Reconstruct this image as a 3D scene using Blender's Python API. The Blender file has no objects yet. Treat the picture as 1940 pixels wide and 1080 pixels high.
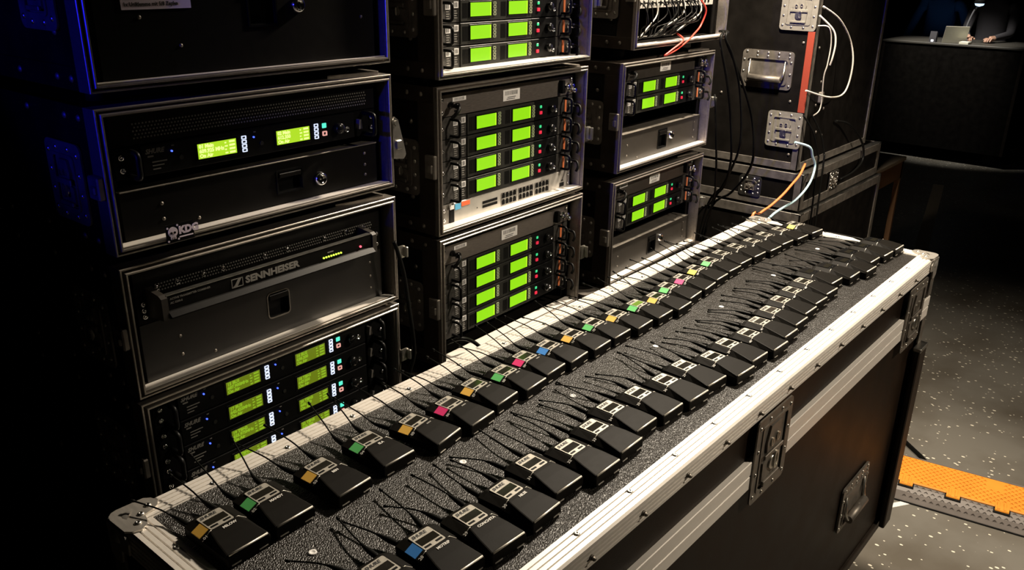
import bpy, bmesh, math, random
from mathutils import Vector, Matrix

# ------------------------------------------------------------------ camera
SC = bpy.context.scene
COL = SC.collection
random.seed(11)
H = 1.78
cam_d = bpy.data.cameras.new('camera')
cam = bpy.data.objects.new('camera', cam_d)
COL.objects.link(cam)
rt = Vector((0.64843883, -0.76110512, 0.01568728))
dn = Vector((-0.26452259, -0.24459242, -0.93284637))
fw = Vector((0.71383113, 0.60074416, -0.35993272))
cam.matrix_world = Matrix(((rt.x, -dn.x, -fw.x, 0), (rt.y, -dn.y, -fw.y, 0), (rt.z, -dn.z, -fw.z, H), (0, 0, 0, 1)))
cam_d.sensor_width = 36
cam_d.lens = 36 * 1591.81 / 1940
cam_d.clip_end = 100
SC.camera = cam

# ------------------------------------------------------------------ light
SC.view_settings.view_transform = 'Standard'
SC.view_settings.look = 'None'
SC.view_settings.gamma = 1
SC.view_settings.exposure = 0
w = bpy.data.worlds.new('dark_hall')
SC.world = w
w.use_nodes = True
w.node_tree.nodes['Background'].inputs[0].default_value = (1, .85, .65, 1)
w.node_tree.nodes['Background'].inputs[1].default_value = 0.0015

def lamp(name, kind, loc, target, energy, color, **kw):
    d = bpy.data.lights.new(name, kind)
    d.energy = energy
    d.color = color
    for k, v in kw.items():
        setattr(d, k, v)
    o = bpy.data.objects.new(name, d)
    COL.objects.link(o)
    o.location = loc
    o.rotation_euler = (Vector(target) - Vector(loc)).to_track_quat('-Z', 'Y').to_euler()
    return o
WARM = (1, .86, .68)
lamp('overhead_lamp', 'SPOT', (2.30, 1.0, 2.52), (2.1, .87, 1.0), 310, WARM, spot_size=math.radians(124), spot_blend=.5, shadow_soft_size=.06)
lamp('rear_lamp', 'SPOT', (3.0, 1.95, 3.3), (1.75, .62, 1.0), 70, WARM, spot_size=math.radians(42), spot_blend=.8, shadow_soft_size=.20)
lamp('front_lamp', 'SPOT', (2.9, -1.6, 3.4), (2.27, .72, .86), 430, WARM, spot_size=math.radians(55), spot_blend=.6, shadow_soft_size=.06)
lamp('floor_lamp', 'SPOT', (3.9, -.9, 3.0), (3.0, -.02, 0), 85, WARM, spot_size=math.radians(34), spot_blend=.5, shadow_soft_size=.06)
lamp('side_lamp', 'SPOT', (1.0, 2.25, 3.4), (3.9, 1.1, 0.5), 34, WARM, spot_size=math.radians(60), spot_blend=.8, shadow_soft_size=.06)
lamp('blue_stage_lamp', 'SPOT', (-2.5, .72, 2.05), (1.0, 1.16, 1.84), 190, (.012, .012, 1), spot_size=math.radians(19), spot_blend=.6, shadow_soft_size=.04)
lamp('far_desk_fill', 'SPOT', (8.3, 2.3, 2.6), (9.15, 2.2, 1.1), 260, (1, .95, .85), spot_size=math.radians(44), spot_blend=.8, shadow_soft_size=.05)  # unseen fill light, added so the far desk and people show up

# ------------------------------------------------------------------ materials
def mat(name, color, rough=.5, metal=0, emit=None, es=1, noise=0, nscale=40, bump=0, bscale=200, spec=.5, stretch=None, coat=0):
    m = bpy.data.materials.new(name)
    m.use_nodes = True
    nt = m.node_tree
    b = nt.nodes['Principled BSDF']
    b.inputs['Base Color'].default_value = (*color, 1)
    b.inputs['Roughness'].default_value = rough
    b.inputs['Metallic'].default_value = metal
    b.inputs['Specular IOR Level'].default_value = spec
    if coat:
        b.inputs['Coat Weight'].default_value = coat
        b.inputs['Coat Roughness'].default_value = .15
    if emit:
        b.inputs['Emission Color'].default_value = (*emit, 1)
        b.inputs['Emission Strength'].default_value = es
    if noise or bump:
        tc = nt.nodes.new('ShaderNodeTexCoord')
        mp = nt.nodes.new('ShaderNodeMapping')
        nt.links.new(tc.outputs['Object'], mp.inputs[0])
        if stretch:
            mp.inputs['Scale'].default_value = stretch
    if noise:
        n = nt.nodes.new('ShaderNodeTexNoise')
        n.inputs['Scale'].default_value = nscale
        n.inputs['Detail'].default_value = 5
        nt.links.new(mp.outputs[0], n.inputs['Vector'])
        r = nt.nodes.new('ShaderNodeValToRGB')
        lo = tuple(c * (1 - noise) for c in color)
        hi = tuple(min(1, c * (1 + noise)) for c in color)
        r.color_ramp.elements[0].position = .3
        r.color_ramp.elements[1].position = .7
        r.color_ramp.elements[0].color = (*lo, 1)
        r.color_ramp.elements[1].color = (*hi, 1)
        nt.links.new(n.outputs[0], r.inputs[0])
        nt.links.new(r.outputs[0], b.inputs['Base Color'])
        mr = nt.nodes.new('ShaderNodeMapRange')
        mr.inputs[3].default_value = max(.05, rough - noise * .25)
        mr.inputs[4].default_value = min(1, rough + noise * .25)
        nt.links.new(n.outputs[0], mr.inputs[0])
        nt.links.new(mr.outputs[0], b.inputs['Roughness'])
    if bump:
        n2 = nt.nodes.new('ShaderNodeTexNoise')
        n2.inputs['Scale'].default_value = bscale
        n2.inputs['Detail'].default_value = 3
        nt.links.new(mp.outputs[0], n2.inputs['Vector'])
        bp = nt.nodes.new('ShaderNodeBump')
        bp.inputs['Strength'].default_value = bump
        bp.inputs['Distance'].default_value = .002
        nt.links.new(n2.outputs[0], bp.inputs['Height'])
        nt.links.new(bp.outputs[0], b.inputs['Normal'])
    return m

def leather():
    m = mat('black_leather_vinyl', (.0125, .0107, .0088), .40, spec=.45)
    nt = m.node_tree
    b = nt.nodes['Principled BSDF']
    tc = nt.nodes.new('ShaderNodeTexCoord')
    mp = nt.nodes.new('ShaderNodeMapping')
    mp.vector_type = 'TEXTURE'
    mp.inputs['Rotation'].default_value = (0, 0, .72)
    mp.inputs['Scale'].default_value = (2.2, 1, 1)
    v = nt.nodes.new('ShaderNodeTexVoronoi')
    v.feature = 'SMOOTH_F1'
    v.inputs['Scale'].default_value = 640
    v.inputs['Smoothness'].default_value = .4
    n = nt.nodes.new('ShaderNodeTexNoise')
    n.inputs['Scale'].default_value = 60
    mx = nt.nodes.new('ShaderNodeMix')
    mx.data_type = 'VECTOR'
    mx.inputs[0].default_value = .0035
    nt.links.new(tc.outputs['Object'], mp.inputs[0])
    nt.links.new(tc.outputs['Object'], n.inputs['Vector'])
    nt.links.new(mp.outputs[0], mx.inputs[4])
    nt.links.new(n.outputs[1], mx.inputs[5])
    nt.links.new(mx.outputs[1], v.inputs['Vector'])
    bp = nt.nodes.new('ShaderNodeBump')
    bp.inputs['Strength'].default_value = 1
    bp.inputs['Distance'].default_value = .0013
    bp.invert = True
    nt.links.new(v.outputs[0], bp.inputs['Height'])
    nt.links.new(bp.outputs[0], b.inputs['Normal'])
    return m

def floor_mat():
    m = mat('speckled_grey_linoleum', (.17, .155, .13), .42)
    nt = m.node_tree
    b = nt.nodes['Principled BSDF']
    tc = nt.nodes.new('ShaderNodeTexCoord')
    v = nt.nodes.new('ShaderNodeTexVoronoi')
    v.inputs['Scale'].default_value = 62
    v.inputs['Randomness'].default_value = 1
    mp = nt.nodes.new('ShaderNodeMapping')
    mp.inputs['Scale'].default_value = (1, .6, 1)
    mp.inputs['Rotation'].default_value = (0, 0, .9)
    nt.links.new(tc.outputs['Object'], mp.inputs[0])
    nt.links.new(mp.outputs[0], v.inputs['Vector'])
    # only some cells carry a chip: cell colour decides its radius
    sep = nt.nodes.new('ShaderNodeSeparateColor')
    nt.links.new(v.outputs['Color'], sep.inputs[0])
    mr = nt.nodes.new('ShaderNodeMapRange')
    mr.inputs[1].default_value = .25
    mr.inputs[2].default_value = 1
    mr.inputs[3].default_value = 0
    mr.inputs[4].default_value = .27
    nt.links.new(sep.outputs[0], mr.inputs[0])
    lt = nt.nodes.new('ShaderNodeMath')
    lt.operation = 'LESS_THAN'
    nt.links.new(v.outputs['Distance'], lt.inputs[0])
    nt.links.new(mr.outputs[0], lt.inputs[1])
    n = nt.nodes.new('ShaderNodeTexNoise')
    n.inputs['Scale'].default_value = 3
    n.inputs['Detail'].default_value = 6
    nt.links.new(tc.outputs['Object'], n.inputs['Vector'])
    rr = nt.nodes.new('ShaderNodeValToRGB')
    rr.color_ramp.elements[0].color = (.10, .088, .07, 1)
    rr.color_ramp.elements[1].color = (.155, .145, .125, 1)
    rr.color_ramp.elements[0].position = .35
    rr.color_ramp.elements[1].position = .6
    nt.links.new(n.outputs[0], rr.inputs[0])
    mx = nt.nodes.new('ShaderNodeMix')
    mx.data_type = 'RGBA'
    nt.links.new(lt.outputs[0], mx.inputs[0])
    nt.links.new(rr.outputs[0], mx.inputs[6])
    mx.inputs[7].default_value = (.75, .7, .58, 1)
    nt.links.new(mx.outputs[2], b.inputs['Base Color'])
    return m

M = {}
M['alu'] = mat('brushed_aluminium_trim', (.66, .62, .56), .40, .84, noise=.10, nscale=30, stretch=(1, 6, 6))
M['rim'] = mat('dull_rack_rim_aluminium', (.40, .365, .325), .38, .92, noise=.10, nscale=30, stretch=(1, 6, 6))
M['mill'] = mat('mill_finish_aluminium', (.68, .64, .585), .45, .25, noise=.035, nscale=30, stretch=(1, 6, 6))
M['latch_grey'] = mat('painted_grey_latch_steel', (.22, .205, .17), .5, .3, noise=.12, nscale=60)
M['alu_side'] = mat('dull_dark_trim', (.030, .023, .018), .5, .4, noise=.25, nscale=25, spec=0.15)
M['steel'] = mat('zinc_steel', (.62, .60, .55), .32, 1, noise=.15, nscale=60)
M['steel_dull'] = mat('dull_zinc_steel', (.20, .18, .155), .5, .75, noise=.25, nscale=40)
M['chrome'] = mat('chrome', (.8, .8, .8), .12, 1)
M['ply'] = mat('black_laminate', (.006, .0052, .0045), .45, noise=.3, nscale=18, bump=.15, bscale=500, spec=0.06)
M['ply_brown'] = mat('dark_brown_laminate', (.010, .0062, .004), .45, noise=.45, nscale=9, bump=.15, bscale=500, spec=0.08)
M['panel'] = mat('black_steel_panel', (.0045, .0040, .0036), .42, noise=.15, nscale=60, spec=0.1)
M['panel_satin'] = mat('satin_black_steel_panel', (.0060, .0050, .0042), .34, noise=.1, nscale=60, spec=.6)
M['panel_grey'] = mat('dark_grey_steel_drawer', (.030, .026, .022), .36, noise=.15, nscale=50, spec=.5)
M['blank'] = mat('brushed_anthracite_panel', (.16, .14, .125), .38, .6, noise=.25, nscale=60, stretch=(1, 1, 14))
M['recv'] = mat('receiver_dark_grey', (.022, .022, .019), .45, noise=.15, nscale=60, spec=0.12)
M['recv_groove'] = mat('receiver_black', (.003, .003, .003), .5, spec=0.05)
M['ear'] = mat('rack_ear_grey_metal', (.26, .24, .22), .4, .6, noise=.3, nscale=80)
M['recv_ear'] = mat('receiver_ear_worn_black', (.045, .042, .038), .42, .3, noise=.4, nscale=120)
M['black'] = mat('black_plastic', (.004, .004, .004), .42, spec=0.12)
M['gloss'] = mat('glossy_black_plastic', (.006, .006, .006), .2, spec=.4)
M['rubber'] = mat('black_rubber', (.005, .005, .005), .6, bump=.2, spec=0.1)
M['pack'] = mat('bodypack_black_shell', (.0065, .0057, .0047), .55, noise=.12, nscale=90, bump=.06, bscale=1500, spec=0.06)
M['pack_glint'] = mat('bodypack_edge_highlight', (.72, .68, .60), .45, .5)  # pale tone that paints the edge highlights of the black packs
M['bezel'] = mat('bodypack_silver_plate', (.40, .375, .325), .42, .35, noise=.1, nscale=120)
M['lcd_off'] = mat('unlit_lcd_glass', (.013, .012, .009), .12)
M['lcd_green'] = mat('backlit_green_lcd', (.08, .12, .02), .2, emit=(.16, .32, .03), es=.5)
M['white'] = mat('white_label_paper', (.74, .72, .70), .6)
M['label'] = mat('lilac_white_label', (.88, .76, .90), .6)
M['print'] = mat('black_print', (.012, .012, .012), .6)
M['print_white'] = mat('white_print', (.62, .60, .56), .5)
M['print_grey'] = mat('grey_print', (.22, .21, .19), .5)
M['leather'] = leather()
M['floor'] = floor_mat()
M['lime'] = mat('lime_lcd', (.05, .08, .01), .3, emit=(.28, .74, .004), es=1.0)
M['lime_dim'] = mat('lime_lcd_dim', (.05, .08, .01), .3, emit=(.20, .52, .003), es=1.0)
M['lime_edge'] = mat('lime_lcd_edge', (.05, .08, .01), .3, emit=(.55, 1.0, .02), es=1.1)
M['olive'] = mat('olive_lcd', (.04, .05, .01), .3, emit=(.125, .175, .005), es=1.0)
M['olive_text'] = mat('lcd_text_lit', (.05, .08, .01), .3, emit=(.24, .43, .015), es=1.0)
M['yellow_lcd'] = mat('yellow_green_lcd', (.05, .08, .01), .3, emit=(.40, .68, .02), es=1.1)
M['yellow_text'] = mat('pale_lcd_text', (.05, .08, .01), .3, emit=(.85, 1.0, .30), es=1.1)
M['btn_lit'] = mat('white_lit_button_ring', (.3, .3, .3), .4, emit=(.70, .78, 1), es=1.1)
M['btn_olive'] = mat('dim_button_ring', (.25, .25, .18), .4, emit=(.22, .26, .10), es=.5)
M['btn_green'] = mat('green_lit_button', (.02, .2, .1), .4, emit=(.04, .62, .22), es=1.0)
M['btn_cyan'] = mat('cyan_lit_button', (.02, .2, .1), .4, emit=(.10, .85, .62), es=1.1)
M['btn_red'] = mat('red_lit_button', (.3, .01, .02), .4, emit=(.62, .02, .05), es=1.0)
M['btn_pink'] = mat('pink_lit_ring', (.3, .1, .1), .4, emit=(.9, .45, .38), es=.8)
M['led_blue'] = mat('blue_led', (.0, .0, .3), .4, emit=(.05, .1, 1), es=3)
M['led_red'] = mat('red_led', (.3, .0, .0), .4, emit=(1, .08, .12), es=3)
M['led_lime'] = mat('lime_led', (.1, .3, .0), .4, emit=(.7, 1, .08), es=1.6)
M['orange_strip'] = mat('orange_plastic_strip', (.75, .20, .07), .45)
M['t_orange'] = mat('amber_tape', (.72, .42, .07), .55)
M['t_green'] = mat('green_tape', (.10, .48, .13), .55)
M['t_pink'] = mat('pink_tape', (.72, .03, .17), .55)
M['t_blue'] = mat('blue_tape', (.04, .22, .62), .55)
M['t_yellow'] = mat('yellow_tape', (.76, .62, .07), .55)
M['silver'] = mat('silver_switch_face', (.50, .48, .44), .35, .45, noise=.08, nscale=40)
M['cable_b'] = mat('black_cable', (.004, .004, .0035), .45, spec=0.1)
M['cable_r'] = mat('red_cable', (.55, .05, .03), .4)
M['cable_w'] = mat('white_cable', (.60, .56, .48), .45)
M['cable_o'] = mat('orange_cable', (.75, .20, .06), .45)
M['cable_c'] = mat('pale_blue_cable', (.42, .62, .66), .45)
M['ramp_o'] = mat('orange_polyurethane', (.74, .28, .032), .45, noise=.08, nscale=12)
M['ramp_b'] = mat('black_polyurethane', (.16, .14, .128), .45, noise=.15, nscale=14)
M['red_strap'] = mat('red_strap_webbing', (.24, .032, .012), .6, bump=.2, bscale=400)
M['skull'] = mat('pale_sticker_ink', (.90, .78, .84), .55)
M['wall'] = mat('dark_wall_paint', (.006, .005, .004), .9, noise=.3, nscale=3, spec=.05)
M['skin'] = mat('skin', (.45, .26, .18), .55)
M['cloth_dark'] = mat('dark_grey_cloth', (.045, .042, .048), .9, bump=.2, bscale=80)
M['cloth_blue'] = mat('blue_cloth', (.04, .20, .70), .9, bump=.2, bscale=80)
M['hair'] = mat('dark_brown_hair', (.02, .012, .008), .6)
M['paper_lit'] = mat('cream_paper', (.72, .69, .56), .6)

# ------------------------------------------------------------------ mesh helpers
class MB:
    def __init__(s):
        s.v, s.f, s.sm = [], [], []
    def add(s, vs, fs, smooth=False, T=None):
        o = len(s.v)
        if T is not None:
            vs = [T @ Vector(p) for p in vs]
        s.v += [tuple(p) for p in vs]
        s.f += [tuple(i + o for i in q) for q in fs]
        s.sm += [smooth] * len(fs)
        return s
    def box(s, x0, x1, y0, y1, z0, z1, b=0, T=None):
        if b <= 0:
            vs = [(x, y, z) for x in (x0, x1) for y in (y0, y1) for z in (z0, z1)]
            return s.add(vs, [(0, 1, 3, 2), (4, 6, 7, 5), (0, 4, 5, 1), (2, 3, 7, 6), (0, 2, 6, 4), (1, 5, 7, 3)], False, T)
        b = min(b, (x1 - x0) * .45, (y1 - y0) * .45, (z1 - z0) * .45)
        vs, ix = [], {}
        X, Y, Z = (x0, x1), (y0, y1), (z0, z1)
        for i in (0, 1):
            for j in (0, 1):
                for k in (0, 1):
                    si, sj, sk = (1, -1)[i], (1, -1)[j], (1, -1)[k]
                    for a in range(3):
                        p = [X[i] + si * b, Y[j] + sj * b, Z[k] + sk * b]
                        p[a] = (X[i], Y[j], Z[k])[a]
                        ix[i, j, k, a] = len(vs)
                        vs.append(tuple(p))
        fs = []
        for i in (0, 1):
            q = [ix[i, 0, 0, 0], ix[i, 1, 0, 0], ix[i, 1, 1, 0], ix[i, 0, 1, 0]]
            fs.append(q if i else q[::-1])
            q = [ix[0, i, 0, 1], ix[1, i, 0, 1], ix[1, i, 1, 1], ix[0, i, 1, 1]]
            fs.append(q[::-1] if i else q)
            q = [ix[0, 0, i, 2], ix[1, 0, i, 2], ix[1, 1, i, 2], ix[0, 1, i, 2]]
            fs.append(q if i else q[::-1])
        for i in (0, 1):
            for j in (0, 1):
                fs.append([ix[i, j, 0, 0], ix[i, j, 0, 1], ix[i, j, 1, 1], ix[i, j, 1, 0]])
                fs.append([ix[i, 0, j, 0], ix[i, 0, j, 2], ix[i, 1, j, 2], ix[i, 1, j, 0]])
                fs.append([ix[0, i, j, 1], ix[0, i, j, 2], ix[1, i, j, 2], ix[1, i, j, 1]])
                for k in (0, 1):
                    fs.append([ix[i, j, k, 0], ix[i, j, k, 1], ix[i, j, k, 2]])
        return s.add(vs, fs, False, T)
    def prism(s, poly, d0, d1, axis='z', T=None, smooth=False):
        n = len(poly)
        f = {'z': lambda p, d: (p[0], p[1], d), 'y': lambda p, d: (p[0], d, p[1]), 'x': lambda p, d: (d, p[0], p[1])}[axis]
        vs = [f(p, d0) for p in poly] + [f(p, d1) for p in poly]
        fs = [tuple(range(n))[::-1], tuple(range(n, 2 * n))]
        s.add(vs, fs, False, T)
        o = len(s.v) - 2 * n
        for i in range(n):
            j = (i + 1) % n
            s.f.append((o + i, o + j, o + n + j, o + n + i))
            s.sm.append(smooth)
        return s
    def cyl(s, c, r, h, axis='z', n=12, r2=None, T=None):
        r2 = r if r2 is None else r2
        vs = []
        for k, rr in ((0, r), (h, r2)):
            for i in range(n):
                a = 2 * math.pi * i / n
                p = (rr * math.cos(a), rr * math.sin(a), k)
                p = {'z': p, 'y': (p[0], p[2], p[1]), 'x': (p[2], p[0], p[1])}[axis]
                vs.append((c[0] + p[0], c[1] + p[1], c[2] + p[2]))
        s.add(vs, [tuple(range(n)), tuple(range(n, 2 * n))], False, T)
        o = len(s.v) - 2 * n
        for i in range(n):
            j = (i + 1) % n
            s.f.append((o + i, o + j, o + n + j, o + n + i))
            s.sm.append(True)
        return s
    def lathe(s, prof, c, axis='z', n=16, T=None):
        vs = []
        for r, h in prof:
            for i in range(n):
                a = 2 * math.pi * i / n
                p = (r * math.cos(a), r * math.sin(a), h)
                p = {'z': p, 'y': (p[0], p[2], p[1]), 'x': (p[2], p[0], p[1])}[axis]
                vs.append((c[0] + p[0], c[1] + p[1], c[2] + p[2]))
        fs = []
        for k in range(len(prof) - 1):
            for i in range(n):
                j = (i + 1) % n
                fs.append((k * n + i, k * n + j, (k + 1) * n + j, (k + 1) * n + i))
        s.add(vs, fs, True, T)
        o = len(s.v) - len(vs)
        s.f += [tuple(o + i for i in range(n))[::-1], tuple(o + len(vs) - n + i for i in range(n))]
        s.sm += [False, False]
        return s
    def tube(s, pts, r, n=6, T=None, closed=False):
        pts = [Vector(p) for p in pts]
        m = len(pts)
        rs = r if isinstance(r, (list, tuple)) else [r] * m
        vs = []
        up = None
        for i, p in enumerate(pts):
            if closed:
                d = pts[(i + 1) % m] - pts[i - 1]
            else:
                d = pts[min(i + 1, m - 1)] - pts[max(i - 1, 0)]
            d.normalize()
            if up is None:
                up = Vector((0, 0, 1)) if abs(d.z) < .9 else Vector((1, 0, 0))
            a = up - d * up.dot(d)
            if a.length < 1e-5:
                a = d.orthogonal()
            a.normalize()
            up = a
            b = d.cross(a)
            for k in range(n):
                t = 2 * math.pi * k / n
                vs.append(p + (a * math.cos(t) + b * math.sin(t)) * rs[i])
        fs = []
        for i in range(m if closed else m - 1):
            i2 = (i + 1) % m
            for k in range(n):
                k2 = (k + 1) % n
                fs.append((i * n + k, i * n + k2, i2 * n + k2, i2 * n + k))
        s.add(vs, fs, True, T)
        if not closed:
            o = len(s.v) - len(vs)
            s.f += [tuple(o + k for k in range(n))[::-1], tuple(o + len(vs) - n + k for k in range(n))]
            s.sm += [False, False]
        return s
    def frame(s, x0, x1, z0, z1, prof, T=None):
        """sweep profile of (inset, depth y) round a rectangle with mitred corners"""
        n = len(prof)
        vs = []
        for cx, cz, sx, sz in ((x0, z0, 1, 1), (x1, z0, -1, 1), (x1, z1, -1, -1), (x0, z1, 1, -1)):
            for d, y in prof:
                vs.append((cx + sx * d, y, cz + sz * d))
        fs = []
        for k in range(4):
            k2 = (k + 1) % 4
            for i in range(n):
                j = (i + 1) % n
                fs.append((k * n + i, k2 * n + i, k2 * n + j, k * n + j))
        return s.add(vs, fs, False, T)
    def mesh(s, name):
        me = bpy.data.meshes.new(name)
        me.from_pydata(s.v, [], s.f)
        me.polygons.foreach_set('use_smooth', s.sm)
        bm = bmesh.new()
        bm.from_mesh(me)
        bmesh.ops.recalc_face_normals(bm, faces=bm.faces)
        bm.to_mesh(me)
        bm.free()
        me.update()
        return me
    def build(s, name, m, parent=None, loc=None):
        me = s.mesh(name)
        me.materials.append(M[m] if isinstance(m, str) else m)
        return link(name, me, parent, loc)

def islands(mb):
    par = list(range(len(mb.v)))
    def fd(a):
        while par[a] != a:
            par[a] = par[par[a]]
            a = par[a]
        return a
    for f in mb.f:
        r = fd(f[0])
        for i in f[1:]:
            par[fd(i)] = r
    out = {}
    for f, s_ in zip(mb.f, mb.sm):
        m = out.setdefault(fd(f[0]), (MB(), {}))
        b, mp = m
        q = []
        for i in f:
            if i not in mp:
                mp[i] = len(b.v)
                b.v.append(mb.v[i])
            q.append(mp[i])
        b.f.append(tuple(q))
        b.sm.append(s_)
    return [m[0] for m in out.values()]
def each(mb, name, m, parent):
    """every separate piece of the builder becomes a part of its own"""
    return [b.build(name, m, parent) for b in islands(mb)]
def link(name, me, parent=None, loc=None, rot=None):
    o = bpy.data.objects.new(name, me)
    COL.objects.link(o)
    if parent is not None:
        o.parent = parent
    if loc is not None:
        o.location = loc
    if rot is not None:
        o.rotation_euler = rot
    return o
def tag(o, label, cat, group=None):
    o['label'] = label
    o['category'] = cat
    if group:
        o['group'] = group
    return o
def thing(name, label, cat, loc=(0, 0, 0), rz=0, group=None):
    o = link(name, None, None, loc, (0, 0, rz))
    return tag(o, label, cat, group)
def struct(o):
    o['kind'] = 'structure'
    return o
def stuff(o):
    o['kind'] = 'stuff'
    return o
def dup_tree(o, parent=None):
    c = o.copy()
    COL.objects.link(c)
    if parent is not None:
        c.parent = parent
    for ch in list(o.children):
        dup_tree(ch, c)
    return c

_txt = {}
def text_mesh(s, size, m, align='LEFT', shear=0, bold=0):
    key = (s, size, m, align, shear, bold)
    if key in _txt:
        return _txt[key]
    cu = bpy.data.curves.new('lettering', 'FONT')
    cu.body = s
    cu.size = size
    cu.align_x = align
    cu.resolution_u = 2
    cu.extrude = size * .015
    cu.offset = bold * size
    cu.shear = shear
    ob = bpy.data.objects.new('tmp', cu)
    COL.objects.link(ob)
    bpy.context.view_layer.update()
    dg = bpy.context.evaluated_depsgraph_get()
    me = bpy.data.meshes.new_from_object(ob.evaluated_get(dg))
    me.name = 'lettering'
    bpy.data.objects.remove(ob)
    bpy.data.curves.remove(cu)
    me.materials.clear()
    me.materials.append(M[m])
    _txt[key] = me
    return me
def text(s, size, m, parent, loc, rot=(math.pi / 2, 0, 0), align='LEFT', shear=0, bold=.012, name='lettering', sx=1):
    o = link(name, text_mesh(s, size, m, align, shear, bold), parent, loc, rot)
    if sx != 1:
        o.scale = (sx, 1, 1)
    return o
def catmull(P, n=8):
    P = [Vector(p) for p in P]
    out = []
    for i in range(len(P) - 1):
        p0, p1, p2, p3 = P[max(i - 1, 0)], P[i], P[i + 1], P[min(i + 2, len(P) - 1)]
        for k in range(n):
            t = k / n
            out.append(.5 * ((2 * p1) + (p2 - p0) * t + (2 * p0 - 5 * p1 + 4 * p2 - p3) * t * t + (3 * p1 - p0 - 3 * p2 + p3) * t ** 3))
    out.append(P[-1])
    return out
def rrect(x0, x1, z0, z1, r, n=4):
    P = []
    for cx, cz, a0 in ((x1 - r, z1 - r, 0), (x0 + r, z1 - r, 90), (x0 + r, z0 + r, 180), (x1 - r, z0 + r, 270)):
        for k in range(n + 1):
            a = math.radians(a0 + 90 * k / n)
            P.append((cx + r * math.cos(a), cz + r * math.sin(a)))
    return P
def ring(mb, outer, inner, d0, d1, axis='y', T=None):
    """plate with a hole: outer and inner loops of equal count"""
    n = len(outer)
    f = {'z': lambda p, d: (p[0], p[1], d), 'y': lambda p, d: (p[0], d, p[1]), 'x': lambda p, d: (d, p[0], p[1])}[axis]
    vs = [f(p, d0) for p in outer] + [f(p, d0) for p in inner] + [f(p, d1) for p in outer] + [f(p, d1) for p in inner]
    fs = []
    for i in range(n):
        j = (i + 1) % n
        fs += [(i, j, n + j, n + i), (2 * n + i, 2 * n + j, 3 * n + j, 3 * n + i), (i, j, 2 * n + j, 2 * n + i), (n + i, n + j, 3 * n + j, 3 * n + i)]
    return mb.add(vs, fs, False, T)
ORD = ['first', 'second', 'third', 'fourth', 'fifth', 'sixth', 'seventh', 'eighth', 'ninth', 'tenth', 'eleventh', 'twelfth', 'thirteenth',
       'fourteenth', 'fifteenth', 'sixteenth', 'seventeenth', 'eighteenth', 'nineteenth', 'twentieth', 'twenty-first', 'twenty-second',
       'twenty-third', 'twenty-fourth', 'twenty-fifth']
PI = math.pi
# ------------------------------------------------------------------ setting
struct(MB().box(-4, 14, -6, 6, -.05, 0).build('floor', 'floor'))
struct(MB().box(-4, 4.2, 2.4, 2.5, 0, 5).build('added_back_wall', 'wall'))  # added wall, hides the lit floor behind the stacks to keep it dark
struct(MB().box(4.2, 14, 6, 6.1, 0, 5).build('wall_far', 'wall'))
struct(MB().box(14, 14.1, -6, 6, 0, 5).build('wall_right', 'wall'))

# ------------------------------------------------------------------ large flight case in front
CX0, CX1, CY0, CY1, CT, CB = .378, 2.366, .503, 1.03, 1.06, .20
def trim_prof(wt, wf, rid=.0018):
    P = []
    n = 4
    for i in range(n):
        z0 = -wf + (wf - .004) * i / n
        z1 = -wf + (wf - .004) * (i + .62) / n
        z2 = -wf + (wf - .004) * (i + 1) / n
        P += [(0, z0), (0, z1), (rid * 1.6, z1 + .0006), (rid * 1.6, z2 - .0006)]
    P += [(0, -.004), (.0012, -.0004), (.004, .0026)]
    n = 4
    for i in range(n):
        u0 = .004 + (wt - .004) * i / n
        u1 = .004 + (wt - .004) * (i + .78) / n
        u2 = .004 + (wt - .004) * (i + 1) / n
        P += [(u0 + .0005, .003), (u1, .003), (u1 + .0005, .003 - rid), (u2 - .0004, .003 - rid)]
    P += [(wt, .0002), (wt, -.004), (.006, -.004), (.006, -wf)]
    return P
def swept_trim(mb, prof, origin, inward, along, length):
    o, iv, av = Vector(origin), Vector(inward), Vector(along)
    n = len(prof)
    vs = [o + iv * u + Vector((0, 0, z)) for u, z in prof] + [o + iv * u + Vector((0, 0, z)) + av * length for u, z in prof]
    fs = [tuple(range(n)), tuple(range(n, 2 * n))] + [(i, (i + 1) % n, n + (i + 1) % n, n + i) for i in range(n)]
    return mb.add(vs, fs)
fc = thing('flight_case', 'long black flight case with aluminium edges carrying two rows of bodypacks', 'flight case', (CX0, CY0, 0))
L, Wd = CX1 - CX0, CY1 - CY0
MB().box(.012, L - .012, .012, Wd - .012, CT - .02, CT, .001).build('lid_cover', 'leather', fc)
MB().box(.008, L - .008, .008, Wd - .008, .93, CT - .02).build('lid', 'ply_brown', fc)
MB().box(.008, L - .008, .008, Wd - .008, CB + .01, .905).build('body', 'ply_brown', fc)
pt = trim_prof(.041, .034)
for org, inw, al, ln in (((0, 0, CT), (0, 1, 0), (1, 0, 0), L), ((L, Wd, CT), (0, -1, 0), (-1, 0, 0), L),
                         ((0, Wd, CT), (1, 0, 0), (0, -1, 0), Wd), ((L, 0, CT), (-1, 0, 0), (0, 1, 0), Wd)):
    a = .03 if ln > 1 else .041
    o = [org[i] + al[i] * a for i in range(3)]
    swept_trim(MB(), pt, o, inw, al, ln - 2 * a).build('edge_trim', 'mill', fc)
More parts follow.
